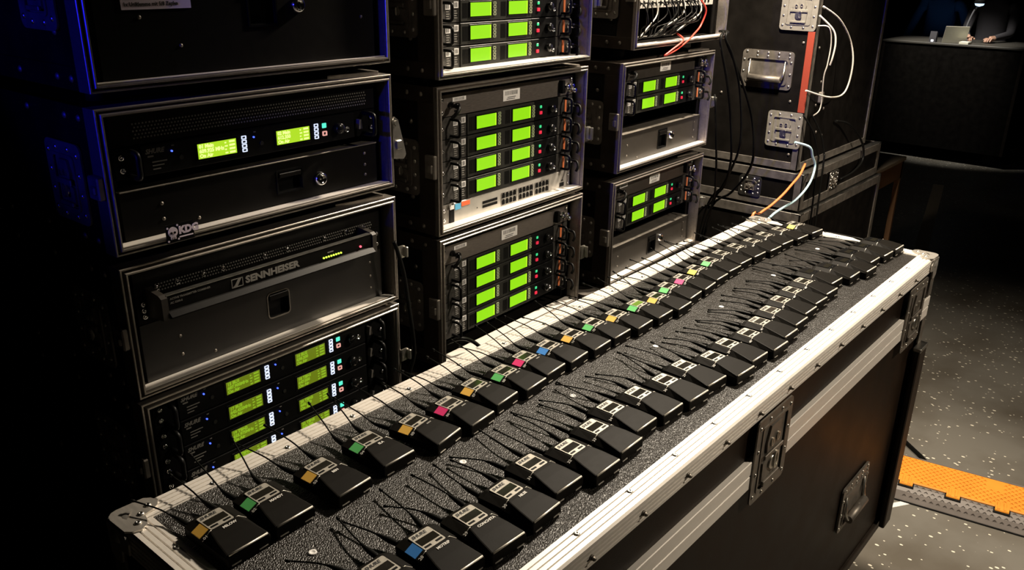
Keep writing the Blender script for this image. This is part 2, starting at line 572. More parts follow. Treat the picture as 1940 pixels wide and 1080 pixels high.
# closure extrusion between lid and body: two mating bands
for z0, z1 in ((.8885, .9165), (.9185, .9475)):
    mb = MB()
    for y0, y1, x0, x1 in ((-.003, .010, 0, L), (Wd - .01, Wd + .003, 0, L)):
        mb.box(x0, x1, y0, y1, z0, z1, .0012)
    mb.box(-.003, .01, .01, Wd - .01, z0, z1, .0012).box(L - .01, L + .003, .01, Wd - .01, z0, z1, .0012)
    each(mb, 'closure_band', 'mill', fc)
mb = MB()
mb.box(0, L, 0, .012, CB, CB + .03, .002).box(0, L, Wd - .012, Wd, CB, CB + .03, .002)
mb.box(0, .012, .012, Wd - .012, CB, CB + .03, .002).box(L - .012, L, .012, Wd - .012, CB, CB + .03, .002)
mb.box(.01, L - .01, .01, Wd - .01, CB, CB + .012)
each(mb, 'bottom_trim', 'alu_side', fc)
for x in (0, L):
    for y in (0, Wd):
        sx, sy = (1 if x == 0 else -1), (1 if y == 0 else -1)
        pr = [(0, 0), (sx * .032, 0), (sx * .032, sy * .004), (sx * .005, sy * .006), (sx * .004, sy * .032), (0, sy * .032)]
        pr = [(x - sx * .002 + a, y - sy * .002 + b) for a, b in pr]
        each(MB().prism(pr, CB + .03, .885).prism(pr, .951, CT - .036), 'corner_post', 'steel_dull', fc)
MB().box(L - .058, L + .002, -.020, -.004, CB + .02, .80, .003).build('guard_rail', 'alu_side', fc)
MB().box(L - .062, L + .003, -.022, .0, .80, .812, .002).build('guard_cap', 'steel', fc)

rivet_me = MB().lathe([(.0052, 0), (.0052, .0006), (.0040, .0020), (.0020, .0027), (.0016, .0018), (.0003, .0017)], (0, 0, 0), n=10).mesh('rivet')
rivet_me.materials.append(M['steel'])
washer_me = MB().lathe([(.0062, 0), (.0056, .0016), (.0036, .0019), (.0026, .0008), (.0003, .0007)], (0, 0, 0), n=10).mesh('screw')
washer_me.materials.append(M['white'])
xs = [.515 + .1297 * i for i in range(14)]
for x in xs:
    link('rivet', rivet_me, fc, (x - CX0, .4935, CT + .0025))
for x in [.774 - .1297 * 2 + .1297 * i for i in range(14)]:
    link('rivet', rivet_me, fc, (x - CX0, .0275, CT + .0025))
for i in range(3):
    link('rivet', rivet_me, fc, (.0275, .12 + .14 * i, CT + .0025))
    link('rivet', rivet_me, fc, (L - .0275, .12 + .14 * i, CT + .0025))
bolt_me = MB().cyl((0, 0, 0), .0042, .003, 'z', 8).lathe([(.0030, .003), (.0034, .006), (.0022, .0085), (.0004, .0088)], (0, 0, 0), n=8).mesh('bolt')
bolt_me.materials.append(M['steel_dull'])
for i in range(-2, 12):
    x = .770 + .1285 * i - CX0
    if .06 < x < L - .06:
        link('bolt', bolt_me, fc, (x, .0005, CT - .0185), (PI / 2, 0, 0))
for x in (.518, .800, 1.083, 1.362, 1.643, 1.918, 2.20):
    link('screw', washer_me, fc, (x - CX0, .766 - CY0, CT))
# rounded ball corners
def ball_corner():
    mb = MB()
    c, r, n = .020, .0285, 8
    vs, fs = [], []
    for i in range(n + 1):
        th = PI / 2 * i / n
        for k in range(2 * n + 1):
            ph = PI - PI / 4 + PI * 1.0 * k / (2 * n)
            vs.append((c + r * math.cos(th) * math.cos(ph), c + r * math.cos(th) * math.sin(ph), -c + r * math.sin(th)))
    m = 2 * n + 1
    for i in range(n):
        for k in range(m - 1):
            fs.append((i * m + k, i * m + k + 1, (i + 1) * m + k + 1, (i + 1) * m + k))
    mb.add(vs, fs, True)
    # top plate with three lobes, front and side flanges
    top = [(-.004, .012), (-.002, .004), (.004, -.002), (.012, -.004), (.050, -.003), (.058, .004), (.062, .016), (.056, .026), (.046, .031),
           (.034, .034), (.031, .046), (.026, .056), (.016, .062), (.004, .058), (-.003, .050)]
    mb.prism(top, .0032, .0062)
    mb.prism([(.0, -.001), (.05, -.001), (.058, -.012), (.056, -.03), (.034, -.033), (.03, -.055), (.012, -.058), (0, -.05)], -.0045, -.0015, 'y')
    mb.prism([(.0, -.001), (.05, -.001), (.058, -.012), (.056, -.03), (.034, -.033), (.03, -.055), (.012, -.058), (0, -.05)], -.0045, -.0015, 'x')
    me = mb.mesh('ball_corner')
    me.materials.append(M['alu'])
    return me
bc = ball_corner()
for x, y, a in ((0, 0, 0), (L, 0, 90), (L, Wd, 180), (0, Wd, 270)):
    o = link('ball_corner', bc, fc, (x, y, CT), (0, 0, math.radians(a)))
    for px_, py_ in ((.024, .045), (.045, .022), (.045, .045)) if False else ((.018, .046), (.046, .018), (.03, .03)):
        v = Matrix.Rotation(math.radians(a), 3, 'Z') @ Vector((px_, py_, 0))
        link('rivet', rivet_me, fc, (x + v.x, y + v.y, CT + .0062))
# recessed butterfly latch: dish, two plates and a twist wing
def latch_parts(w, h, mname='steel_dull', inner='steel_dull'):
    """faces -y, centred; returns [(name, mesh)]"""
    out = []
    mb = MB()
    o, i = rrect(-w / 2, w / 2, -h / 2, h / 2, .012), rrect(-w / 2 + .024, w / 2 - .024, -h / 2 + .022, h / 2 - .022, .006)
    ring(mb, o, i, -.003, 0)
    ring(mb, rrect(-w / 2 + .020, w / 2 - .020, -h / 2 + .018, h / 2 - .018, .008), i, -.005, -.003)
    ring(mb, rrect(-w / 2 + .022, w / 2 - .022, -h / 2 + .020, h / 2 - .020, .006), i, -.003, .0)
    out.append(('latch_dish', mb, mname))
    a, b = w / 2 - .026, h / 2 - .024
    out.append(('dish_floor', MB().prism(rrect(-a - .002, a + .002, -b - .002, b + .002, .006), -.0012, -.0002, 'y'), inner))
    up = MB()
    up.prism([(-a * .55, .006), (a * .55, .006), (a * .62, b * .45), (a * .42, b * .95), (-a * .42, b * .95), (-a * .62, b * .45)], -.0055, -.0012, 'y')
    up.box(-a * .8, a * .8, -.0085, -.0055, -.003, .006, .001)
    out.append(('upper_plate', up, inner))
    lo = MB()
    lo.prism([(-a * .7, -b * .9), (a * .7, -b * .9), (a * .75, -b * .2), (a * .35, -.004), (-a * .35, -.004), (-a * .75, -b * .2)], -.0045, -.0012, 'y')
    lo.box(-a * .7, a * .7, -.009, -.0045, -b * .98, -b * .80, .001)
    out.append(('lower_plate', lo, inner))
    wing = MB()
    wing.cyl((0, -.0085, -b * .35), a * .30, .004, 'y', 14)
    ring(wing, [(a * .16 + q[0] * .8, q[1] - b * .30) for q in rrect(-a * .2, a * .2, -b * .3, b * .3, a * .18)],
         [(a * .16 + q[0] * .5, q[1] - b * .30) for q in rrect(-a * .2, a * .2, -b * .22, b * .22, a * .16)], -.0115, -.0085)
    ring(wing, [(-a * .26 + q[0] * .8, q[1] + b * .40) for q in rrect(-a * .14, a * .14, -b * .14, b * .14, a * .12)],
         [(-a * .26 + q[0] * .45, q[1] + b * .40) for q in rrect(-a * .14, a * .14, -b * .10, b * .10, a * .1)], -.0085, -.0055)
    ring(wing, [(a * .22 + q[0] * .8, q[1] + b * .45) for q in rrect(-a * .14, a * .14, -b * .14, b * .14, a * .12)],
         [(a * .22 + q[0] * .45, q[1] + b * .45) for q in rrect(-a * .14, a * .14, -b * .10, b * .10, a * .1)], -.0085, -.0055)
    out.append(('twist_wing', wing, 'steel'))
    rv = MB()
    for k in range(4):
        for s_ in (-1, 1):
            rv.lathe([(.0042, 0), (.004, .0012), (.002, .0024), (.0003, .0025)], (s_ * (w / 2 - .011), 0, 0), n=8,
                     T=Matrix.Translation((0, -.003, -h / 2 + .016 + (h - .032) * k / 3)) @ Matrix.Rotation(PI / 2, 4, 'X'))
    for k in range(1, 3):
        for s_ in (-1, 1):
            rv.lathe([(.0042, 0), (.004, .0012), (.002, .0024), (.0003, .0025)], (-w / 2 + w * k / 3, 0, 0), n=8,
                     T=Matrix.Translation((0, -.003, s_ * (h / 2 - .010))) @ Matrix.Rotation(PI / 2, 4, 'X'))
    out.append(('latch_rivets', rv, 'steel'))
    res = []
    for nm, mb, m in out:
        me = mb.mesh(nm)
        me.materials.append(M[m])
        res.append((nm, me))
    return res
def put_latch(parts, parent, loc, rz=0):
    base = link('latch', parts[0][1], parent, loc, (0, 0, rz))
    for nm, me in parts[1:]:
        o = link(nm, me, base)
        if nm.endswith('rivets'):
            stuff(o)
LP = latch_parts(.150, .176)
for x in (1.349, 2.215):
    put_latch(LP, fc, (x - CX0, -.0035, .938))
# recessed spring handle
def handle_parts(w, h):
    mb = MB()
    o, i = rrect(-w / 2, w / 2, -h / 2, h / 2, .014), rrect(-w / 2 + .02, w / 2 - .02, -h / 2 + .018, h / 2 - .03, .01)
    ring(mb, o, i, -.004, .001)
    ring(mb, rrect(-w / 2 + .017, w / 2 - .017, -h / 2 + .015, h / 2 - .027, .012), i, -.007, -.004)
    fl = MB().prism(rrect(-w / 2 + .018, w / 2 - .018, -h / 2 + .016, h / 2 - .028, .01), -.0015, .0005, 'y')
    gr = MB().cyl((-w / 2 + .035, -.016, -h / 2 + .035), .011, w - .07, 'x', 12)
    bail = MB()
    for s_ in (-1, 1):
        bail.tube([(s_ * (w / 2 - .03), -.003, h / 2 - .034), (s_ * (w / 2 - .03), -.009, -h / 2 + .05), (s_ * (w / 2 - .034), -.016, -h / 2 + .035)], .0042, 6)
    rv = MB()
    for k in range(5):
        for z in (h / 2 - .008, h / 2 - .02) if k else (h / 2 - .008,):
            rv.lathe([(.0045, 0), (.004, .0016), (.002, .003), (.0003, .0031)], (0, 0, 0), n=8,
                     T=Matrix.Translation((-w / 2 + .016 + (w - .032) * k / 4, -.004, z)) @ Matrix.Rotation(PI / 2, 4, 'X'))
    for s_ in (-1, 1):
        for k in range(3):
            rv.lathe([(.0045, 0), (.004, .0016), (.002, .003), (.0003, .0031)], (0, 0, 0), n=8,
                     T=Matrix.Translation((s_ * (w / 2 - .008), -.004, -h / 2 + .014 + (h - .05) * k / 2)) @ Matrix.Rotation(PI / 2, 4, 'X'))
    res = []
    for nm, b, m in (('handle_dish', mb, 'steel_dull'), ('dish_floor', fl, 'steel_dull'), ('grip', gr, 'steel_dull'), ('bail', bail, 'steel'), ('dish_rivets', rv, 'steel')):
        me = b.mesh(nm)
        me.materials.append(M[m])
        res.append((nm, me))
    return res
HP = handle_parts(.190, .134)
for x in (.70, 2.0):
    put_latch(HP, fc, (x - CX0, .0045, .487))
for x in (.18, L - .18):
    for y in (.11, Wd - .11):
        mb = MB()
        mb.box(x - .05, x + .05, y - .05, y + .05, CB - .008, CB + .001, .002)
        mb.box(x - .026, x - .02, y - .02, y + .03, .06, CB - .008).box(x + .02, x + .026, y - .02, y + .03, .06, CB - .008)
        fk = mb.build('castor', 'steel_dull', fc)
        MB().cyl((x - .017, y, .07), .07, .034, 'x', 24).build('wheel', 'rubber', fk)

# ------------------------------------------------------------------ bodypacks
def loft(mb, secs):
    n = len(secs[0][1])
    vs, fs = [], []
    for y, P in secs:
        vs += [(x, y, z) for x, z in P]
    for k in range(len(secs) - 1):
        for i in range(n):
            j = (i + 1) % n
            fs.append((k * n + i, k * n + j, (k + 1) * n + j, (k + 1) * n + i))
    fs += [tuple(range(n)), tuple(range((len(secs) - 1) * n, len(secs) * n))]
    return mb.add(vs, fs)
def psec(wb, zc, wt, zt, zb=.0035):
    e = .0012
    return [(-wb + e, zb), (-wb, zb + e), (-wb, zc), (-wt - e * .4, zt - e * .4), (-wt + e, zt), (wt - e, zt), (wt + e * .4, zt - e * .4), (wb, zc), (wb, zb + e), (wb - e, zb)]
PM = {}
def pmesh(name, mb, m):
    me = mb.mesh(name)
    me.materials.append(M[m])
    PM[name] = me
pmesh('rear_shell', loft(MB(), [(.0535, psec(.033, .0195, .0210, .0258)), (.090, psec(.033, .0190, .0205, .0248)), (.096, psec(.0325, .018, .0200, .0235)), (.099, psec(.031, .016, .019, .0205))]), 'pack')
pmesh('battery_door', loft(MB(), [(0, psec(.0315, .0140, .0300, .0165)), (.0012, psec(.0325, .0158, .0302, .0192)), (.0035, psec(.033, .0165, .0302, .0205)),
                                  (.030, psec(.033, .0165, .0262, .0243)), (.0480, psec(.033, .0168, .0222, .0262)), (.0532, psec(.033, .0172, .0210, .0264))]), 'pack')
pmesh('edge_glint', MB().tube([(-.0292, .0017, .0194), (.0292, .0017, .0194)], .0015, 8), 'pack_glint')  # pale bar in place of the highlight along the door's front edge
pmesh('seam_glint', MB().tube([(.033, .0533, .0172), (.0212, .0533, .0266), (.017, .0533, .0268)], .00055, 5).tube([(-.033, .0533, .0172), (-.0212, .0533, .0266), (-.019, .0533, .0268)], .00055, 5), 'pack_glint')  # highlight on the seam edge, drawn as thin pale lines
pmesh('belt_clip', MB().box(-.024, .024, .004, .07, 0, .0025, .0008).box(-.024, -.012, .001, .005, .0012, .0032, .0006).box(.014, .026, .001, .005, .0012, .0032, .0006), 'steel_dull')
pmesh('clip_glint', MB().box(-.0068, .0068, -.0007, .0008, .0030, .0046), 'pack_glint')  # bright dash painting the glint on the clip's front edge
fp = rrect(-.0185, .0165, .0545, .0895, .0025, 3)
fpm = MB().prism(fp, .0246, .0264)
pmesh('faceplate', fpm, 'bezel')
pmesh('faceplate_dark', MB().prism(fp, .0246, .0262), 'gloss')
pmesh('display', MB().box(-.0165, .0145, .0640, .0775, .0260, .02665), 'lcd_off')
pmesh('display_lit', MB().box(-.0165, .0145, .0640, .0775, .0260, .02665), 'lcd_green')
pmesh('button', MB().box(-.0055, .0055, -.0018, .0018, 0, .0009, .0004), 'black')
for c in ('t_orange', 't_green', 't_pink', 't_blue', 't_yellow'):
    pmesh('colour_tape_' + c, MB().add([(-.0332, .0585, .0199), (-.0200, .0585, .0264), (-.0200, .0785, .0260), (-.0332, .0785, .0196),
                                       (-.0336, .0585, .0190), (-.0204, .0585, .0255), (-.0204, .0785, .0251), (-.0336, .0785, .0187)],
                                      [(0, 1, 2, 3), (7, 6, 5, 4), (0, 4, 5, 1), (1, 5, 6, 2), (2, 6, 7, 3), (3, 7, 4, 0)]), c)
pmesh('antenna_socket', MB().cyl((0, .097, 0), .0058, .007, 'y', 10), 'black')
def antenna(rise, bend, ln):
    P = [(0, .103, 0), (0, .128, .001), (bend * .1, .142, .002 + rise * .1), (bend * .35, .142 + (ln - .142) * .35, .003 + rise * .5), (bend, ln, .002 + rise)]
    Q = catmull(P, 4)
    r = [.0042 if q.y < .120 else (.0042 - .0028 * (q.y - .120) / .022 if q.y < .142 else .0012) for q in Q]
    mb = MB().tube(Q, r, 6)
    e = Q[-1]
    d = (Q[-1] - Q[-2]).normalized()
    mb.tube([e, e + d * .006], .0021, 6)
    return mb
for k, (a, b, l) in enumerate(((.012, .0, .205), (.020, .012, .215), (.006, -.014, .20), (.016, -.006, .22))):
    pmesh('antenna_%d' % k, antenna(a, b, l), 'cable_b')
for k, (a, b, l) in enumerate(((-.004, .0, .195), (-.003, .014, .205), (-.005, -.014, .19), (-.002, -.006, .212))):
    pmesh('antenna_low_%d' % k, antenna(a, b, l), 'cable_b')
smear = MB()
for i, x in enumerate((0, .0028, .0052, .0080)):
    smear.box(x, x + .0021, .0002, .0026, 0, .0002)
pmesh('name_print', smear, 'print_grey')
rngp = random.Random(5)
def bodypack(x, y, ang, label, tape, number, name, row, dark=False, lit=False, group=None):
    t = thing('bodypack', label, 'bodypack', (x, y, CT + .0003), math.radians(ang), group)
    link('rear_shell', PM['rear_shell'], t)
    link('battery_door', PM['battery_door'], t)
    link('edge_glint', PM['edge_glint'], t)
    link('seam_glint', PM['seam_glint'], t)
    link('belt_clip', PM['belt_clip'], t)
    link('clip_glint', PM['clip_glint'], t, (-.0202, 0, 0))
    link('clip_glint', PM['clip_glint'], t, (.0207, 0, 0))
    f = link('faceplate', PM['faceplate_dark' if dark else 'faceplate'], t)
    link('display', PM['display_lit' if lit else 'display'], f)
    for bx in (-.0105, .0085):
        link('button', PM['button'], f, (bx, .0595, .0261))
    if not dark:
        text('SHURE', .0078, 'print', f, (-.0165, .0815, .0266), (0, 0, 0), shear=.25, bold=.03, name='lettering')
    if tape:
        link('colour_tape', PM['colour_tape_' + tape], t)
    if number:
        text(number, .0068, 'print_white', t, (-.0318, .0500, .0207), (.0, -.46, 0), name='number_print')
    if name:
        text(name, .0060, 'print_white', t, (.004, .0448, .0266), (.105, 0, 0), 'CENTER', bold=.035, name='name_print')
    elif row == 'back' and not dark:
        link('name_print', PM['name_print'], t, (.002, .0460, .0265), (.1, 0, 0))
    for s_ in (-1, 1):
        link('antenna_socket', PM['antenna_socket'], t, (s_ * .0215, 0, .0115))
        k = rngp.randrange(4)
        a = link('antenna', PM[('antenna_%d' if row == 'back' else 'antenna_low_%d') % k], t, (s_ * .0215, 0, .0115))
        # pivot about the socket
        th = math.radians(rngp.uniform(-7, 7) - s_ * (2 if row == 'back' else 5))
        a.rotation_euler = (0, 0, th)
        a.location = Vector((s_ * .0215, 0, .0115)) + Vector((0, .100, 0)) - Matrix.Rotation(th, 3, 'Z') @ Vector((0, .100, 0))
BACK = [(.460, .818, 1.9), (.534, .821, 1.9), (.631, .814, 3.7), (.723, .822, 1), (.818, .810, 9), (.894, .808, 5.4), (.972, .822, 6), (1.046, .818, 4.7), (1.116, .828, 4.6),
        (1.186, .826, 5), (1.26, .824, 3.6), (1.332, .825, 1.9), (1.404, .816, 3), (1.48, .813, 1.9), (1.55, .806, 2.8), (1.624, .820, 4.6), (1.698, .823, 5), (1.773, .831, 1.7),
        (1.848, .835, -1), (1.918, .840, -.9), (1.993, .837, -2.2), (2.067, .827, -2.5), (2.141, .826, -4), (2.216, .815, -4.4), (2.297, .806, -5.5)]
TAPES = 'ogogopogpbogogogpyg-----y'
TN = {'o': ('t_orange', 'amber'), 'g': ('t_green', 'green'), 'p': ('t_pink', 'pink'), 'b': ('t_blue', 'blue'), 'y': ('t_yellow', 'yellow')}
NM = {0: 'MILOW', 1: 'MANDY', 2: 'BEN', 3: 'ELA'}
for i, (x, y, a) in enumerate(BACK):
    tp = TN.get(TAPES[i])
    look = 'black bodypack with %s tape' % tp[1] if tp else 'black bodypack without tape'
    extra = ', lit display' if i == 13 else ''
    bodypack(x, y, a, look + extra + ', %s from the near end of the back row' % ORD[i], tp and tp[0], '%02d' % (i + 1), NM.get(i), 'back', lit=i == 13, group='bodypacks in the back row')
FRONT = [(.537, .580, 0), (.612, .580, -2), (.683, .571, -2.5), (.766, .574, 1.9), (.838, .590, -.9), (.912, .573, 0), (.988, .581, .8), (1.057, .597, 0), (1.130, .590, -.9), (1.202, .581, -2.9),
         (1.274, .584, -4), (1.346, .563, -3.7), (1.42, .570, -2.7), (1.495, .561, -1.8), (1.568, .571, -.9), (1.642, .580, -.9), (1.714, .589, -.9), (1.786, .594, -2.7), (1.86, .598, -2.7),
         (1.936, .615, -2.8), (2.008, .598, -1.6), (2.078, .582, -2.8), (2.156, .599, -2.4), (2.232, .590, -3.5), (2.306, .585, -2.2)]
NF = {1: 'MOTRIP', 2: 'CONCHITA', 3: 'NILSE'}
FL = {0: 'black bodypack cut by the lower frame edge, first of the front row', 1: 'black bodypack with blue tape, second from the near end of the front row'}
for i, (x, y, a) in enumerate(FRONT):
    dk = i >= 19
    lb = FL.get(i, 'black bodypack with %s plate, %s from the near end of the front row' % ('black' if dk else 'silver', ORD[i]))
    bodypack(x, y, a, lb, 't_blue' if i == 1 else None, '' if dk else str(27 + i), NF.get(i), 'front', dark=dk, group='bodypacks in the front row')
# ------------------------------------------------------------------ rack cases (their row stands slightly turned)
YAW = math.radians(1.80026)
EX, EY = Vector((math.cos(YAW), math.sin(YAW), 0)), Vector((-math.sin(YAW), math.cos(YAW), 0))
def rw(x, y, z):
    return EX * x + EY * y + Vector((0, 0, z))
brivet = MB().lathe([(.0055, 0), (.0052, .001), (.0035, .0026), (.0004, .0032)], (0, 0, 0), n=8).mesh('rivet')
brivet.materials.append(M['steel_dull'])
SL = latch_parts(.105, .118, 'steel_dull')
def rack_case(label, x0, D, z0, W, Hh, rec, gap, tab='small', side_latch=.45, trim='alu_side', group='rack cases in three stacks'):
    t = thing('rack_case', label, 'rack case', rw(x0, D, z0), YAW, group)
    dp = .46
    MB().box(.003, .012, .03, dp, .003, Hh - .003).box(W - .012, W - .003, .03, dp, .003, Hh - .003).box(.012, W - .012, .03, dp, .003, .012)\
        .box(.012, W - .012, .03, dp, Hh - .012, Hh - .003).box(.012, W - .012, dp - .009, dp, .012, Hh - .012).build('shell', 'ply', t)
    r = rec + .006
    sd = .030 if trim == 'ply' else .010
    prof = [(0, sd), (0, .001), (.0008, 0), (.0028, 0), (.0034, .008), (.0060, .008), (.0066, -.002), (.0074, -.0032), (.0096, -.0032), (.0102, -.002), (.0104, .006), (.0104, .034), (.003, .034), (.003, sd)]
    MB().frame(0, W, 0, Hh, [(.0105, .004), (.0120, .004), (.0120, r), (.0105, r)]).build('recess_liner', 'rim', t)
    MB().box(.0121, W - .0121, .001, rec - .0015, .0112, .0124).build('lit_sill', 'mill', t)  # brighter metal than the liner: overhead light on the ledge put into colour
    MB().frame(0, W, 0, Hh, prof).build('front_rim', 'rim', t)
    mb = MB()
    for xa, xb in ((0, .003), (W - .003, W)):
        mb.box(xa, xb, sd + .0005, dp, Hh - .032, Hh, .0008).box(xa, xb, sd + .0005, dp, 0, .032, .0008).box(xa, xb, sd + .0005, .056, .032, Hh - .032, .0008)
    mb.box(.003, W - .003, .034, .060, Hh - .003, Hh).box(.003, W - .003, .034, .060, 0, .003)
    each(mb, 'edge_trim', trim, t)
    rot = (0, -PI / 2, 0)
    for y in (.045, .085, .20, .33):
        for z in (.016, Hh - .016):
            link('rivet', brivet, t, (0, y, z), rot)
    for z in (.075, Hh * .5, Hh - .075):
        link('rivet', brivet, t, (.003, .078, z), rot)
    if side_latch:
        put_latch(SL, t, (-.001, .105, Hh * side_latch), -PI / 2)
    rm = MB()
    for x in (.021, W - .021):
        rm.box(x - .008, x + .008, r + .002, r + .006, .014, Hh - .014)
    each(rm, 'rack_rail', 'panel', t)
    if tab == 'big':
        mb = MB()
        q = [(W - .002, Hh * .60), (W + .004, Hh * .63), (W + .012, Hh * .60), (W + .026, Hh * .36), (W + .030, Hh * .28), (W + .024, Hh * .24), (W - .002, Hh * .26)]
        mb.prism(q, -.002, .002, 'y')
        mb.cyl((W + .006, -.004, Hh * .575), .0045, .003, 'y', 10).box(W + .004, W + .016, -.006, -.002, Hh * .34, Hh * .42, .001)
        mb.box(W - .001, W + .001, -.002, .05, Hh * .26, Hh * .6)
        mb.build('latch_tab', 'steel', t)
    elif tab:
        mb = MB()
        mb.prism(rrect(W - .001, W + .019, Hh * .40, Hh * .52, .004), -.003, .0, 'y').box(W + .014, W + .019, -.012, .0, Hh * .41, Hh * .51, .001).box(W - .001, W + .002, -.003, .05, Hh * .40, Hh * .52)
        mb.build('latch_tab', 'steel', t)
    # catch on the left edge
    MB().box(-.010, 0, .002, .030, Hh * .40, Hh * .56, .002).box(-.014, -.006, .006, .020, Hh * .44, Hh * .50, .002).build('catch', 'steel_dull', t)
    fm = MB().cyl((0, 0, -gap), .016, gap + .001, 'z', 12).mesh('foot')
    fm.materials.append(M['rubber'])
    for x in (.045, W - .045):
        for y in (.075, dp - .06):
            link('foot', fm, t, (x, y, 0))
    MB().prism([(W - .12, .03), (W - .02, .012), (W - .012, .02), (W - .012, .07), (W - .06, .07)], Hh, Hh + min(.005, gap * .4)).build('stacking_plate', 'steel_dull', t)
    return t
ST = {}
def trunk(label, x0, x1, y0, y1, zt):
    t = thing('support_trunk', label, 'flight case', rw(x0, y0, 0), YAW, 'trunks under the rack stacks')
    W, Dp = x1 - x0, y1 - y0
    MB().box(.004, W - .004, .004, Dp - .004, .12, zt - .002).build('body', 'ply', t)
    mb = MB()
    for z0, z1 in ((zt - .03, zt), (.12, .15)):
        mb.box(0, W, 0, .004, z0, z1).box(0, W, Dp - .004, Dp, z0, z1).box(0, .004, .004, Dp - .004, z0, z1).box(W - .004, W, .004, Dp - .004, z0, z1)
    mb.box(0, W, 0, .03, zt - .002, zt).box(0, .03, .03, Dp, zt - .002, zt).box(W - .03, W, .03, Dp, zt - .002, zt)
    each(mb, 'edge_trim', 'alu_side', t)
    for x in (.08, W - .08):
        for y in (.08, Dp - .08):
            k = MB().box(x - .045, x + .045, y - .045, y + .045, .112, .121).box(x - .024, x - .019, y - .02, y + .03, .04, .112).box(x + .019, x + .024, y - .02, y + .03, .04, .112).build('castor', 'steel_dull', t)
            MB().cyl((x - .016, y, .05), .05, .032, 'x', 18).build('wheel', 'rubber', k)
    return t
trunk('black trunk under the left stack of rack cases', .50, 1.10, 1.10, 1.70, .905)
trunk('black trunk under the middle stack of rack cases', 1.19, 1.80, 1.135, 1.72, .905)
tr3 = trunk('black trunk with a castor cup plate under the right stack of rack cases', 1.835, 2.52, 1.15, 1.72, .905)
mb = MB()
o_ = rrect(.006, .140, .04, .165, .016, 5)
i_ = [(.074 + .042 * math.cos(2 * PI * k / 24 + .13), .1 + .042 * math.sin(2 * PI * k / 24 + .13)) for k in range(24)]
ring(mb, o_, i_, .905, .909, 'z')
cp = mb.build('cup_plate', 'steel_dull', tr3)
MB().lathe([(.0425, .9085), (.040, .9055), (.02, .9052), (.0004, .9052)], (.074, .1, 0), n=20).build('cup', 'panel', cp)

C1, C2, C3 = 'left stack', 'middle stack', 'right stack'
rack_case('top rack case of the left stack with a black drawer and paper label', .531, 1.13, 1.6075, .54, .30, .012, .0195, None, trim='ply')
rack_case('second rack case from the top of the left stack, with a folded catch plate', .531, 1.13, 1.380, .54, .207, .020, .0175, 'big', trim='ply')
rack_case('rack case of the left stack, third from the top, around the combiner', .531, 1.13, 1.152, .54, .209, .020, .0085, trim='ply')
rack_case('lowest rack case of the left stack, holding four olive screened transmitters', .531, 1.13, .930, .54, .2125, .020, .0245, trim='ply')
rack_case('top rack case of the middle stack, cut by the upper frame edge', 1.222, 1.155, 1.5596, .533, .30, .045, .016)
rack_case('second rack case of the middle stack, with the silver switch at its foot', 1.235, 1.173, 1.231, .54, .311, .027, .008)
rack_case('lowest rack case of the middle stack, open gap at its bottom', 1.235, 1.170, .920, .538, .302, .030, .014)
rack_case('top rack case of the right stack, open and full of patch cables', 1.982, 1.17, 1.5655, .548, .30, .030, .0295)
rack_case('rack case of the right stack, second from the top, grey drawer below two receivers', 1.934, 1.17, 1.2425, .535, .2925, .025, .0225)
rack_case('lowest rack case of the right stack, standing behind the white case edge', 1.921, 1.17, .9166, .538, .3024, .025, .0105)

# ------------------------------------------------------------------ rack devices
def dev(name, label, cat, x0, D, z, group=None):
    return thing(name, label, cat, rw(x0, D, z), YAW, group)
screw_me = MB().lathe([(.0044, 0), (.0044, .0012), (.0030, .0026), (.0012, .0022), (.0003, .0016)], (0, 0, 0), n=8).mesh('rack_screw')
screw_me.materials.append(M['chrome'])
SR = (PI / 2, 0, 0)
def screws(t, pts):
    for x, z in pts:
        link('rack_screw', screw_me, t, (x, -.002, z), SR)
def bail(x, z0, z1, out=.026, r=.0032):
    return MB().tube(catmull([(x, .0, z0), (x, -out * .75, z0), (x, -out, z0 + .004), (x, -out, (z0 + z1) / 2), (x, -out, z1 - .004), (x, -out * .75, z1), (x, 0, z1)], 3), r, 7)
def barcode(t, x0, x1, z0, z1, y=-.0012, n=7, half=True):
    l = MB().box(x0, x1, y, y + .0008, z0, z1).build('sticker', 'white', t)
    mb = MB()
    w_ = (x1 - x0)
    r = random.Random(int(x0 * 9999))
    for k in range(n):
        a = x0 + w_ * (.12 + .76 * k / n)
        mb.box(a, a + w_ * .76 / n * r.uniform(.25, .5), y - .0003, y + .0001, z0 + (z1 - z0) * (.5 if half else .15), z1 - (z1 - z0) * .12)
    if half:
        mb.box(x0 + w_ * .25, x1 - w_ * .25, y - .0003, y + .0001, z0 + (z1 - z0) * .28, z0 + (z1 - z0) * .34).box(x0 + w_ * .2, x1 - w_ * .3, y - .0003, y + .0001, z0 + (z1 - z0) * .12, z0 + (z1 - z0) * .18)
    stuff(mb.build('barcode', 'print', l))
btn_ring = MB()
ring(btn_ring, rrect(-.0042, .0042, -.0028, .0028, .0008, 2), rrect(-.0029, .0029, -.0016, .0016, .0005, 2), -.0016, 0)
btn_w = btn_ring.mesh('menu_button'); btn_w.materials.append(M['btn_lit'])
btn_o = btn_ring.mesh('menu_button'); btn_o.materials.append(M['btn_olive'])
def sq(m, s=.0042):
    me = MB().box(-s, s, -.002, 0, -s * .9, s * .9, .0008).mesh('status_button')
    me.materials.append(M[m])
    return me
def sqr(m, s=.0044):
    b = MB()
    ring(b, rrect(-s, s, -s * .85, s * .85, .001, 2), rrect(-s * .6, s * .6, -s * .5, s * .5, .0008, 2), -.002, 0)
    me = b.mesh('status_button')
    me.materials.append(M[m])
    return me
SB = {'green': sq('btn_green', .0036), 'red': sqr('btn_red', .0044), 'cyan': sqr('btn_cyan', .0050), 'pink': sqr('btn_pink', .0046), 'core': sq('btn_red', .0026)}
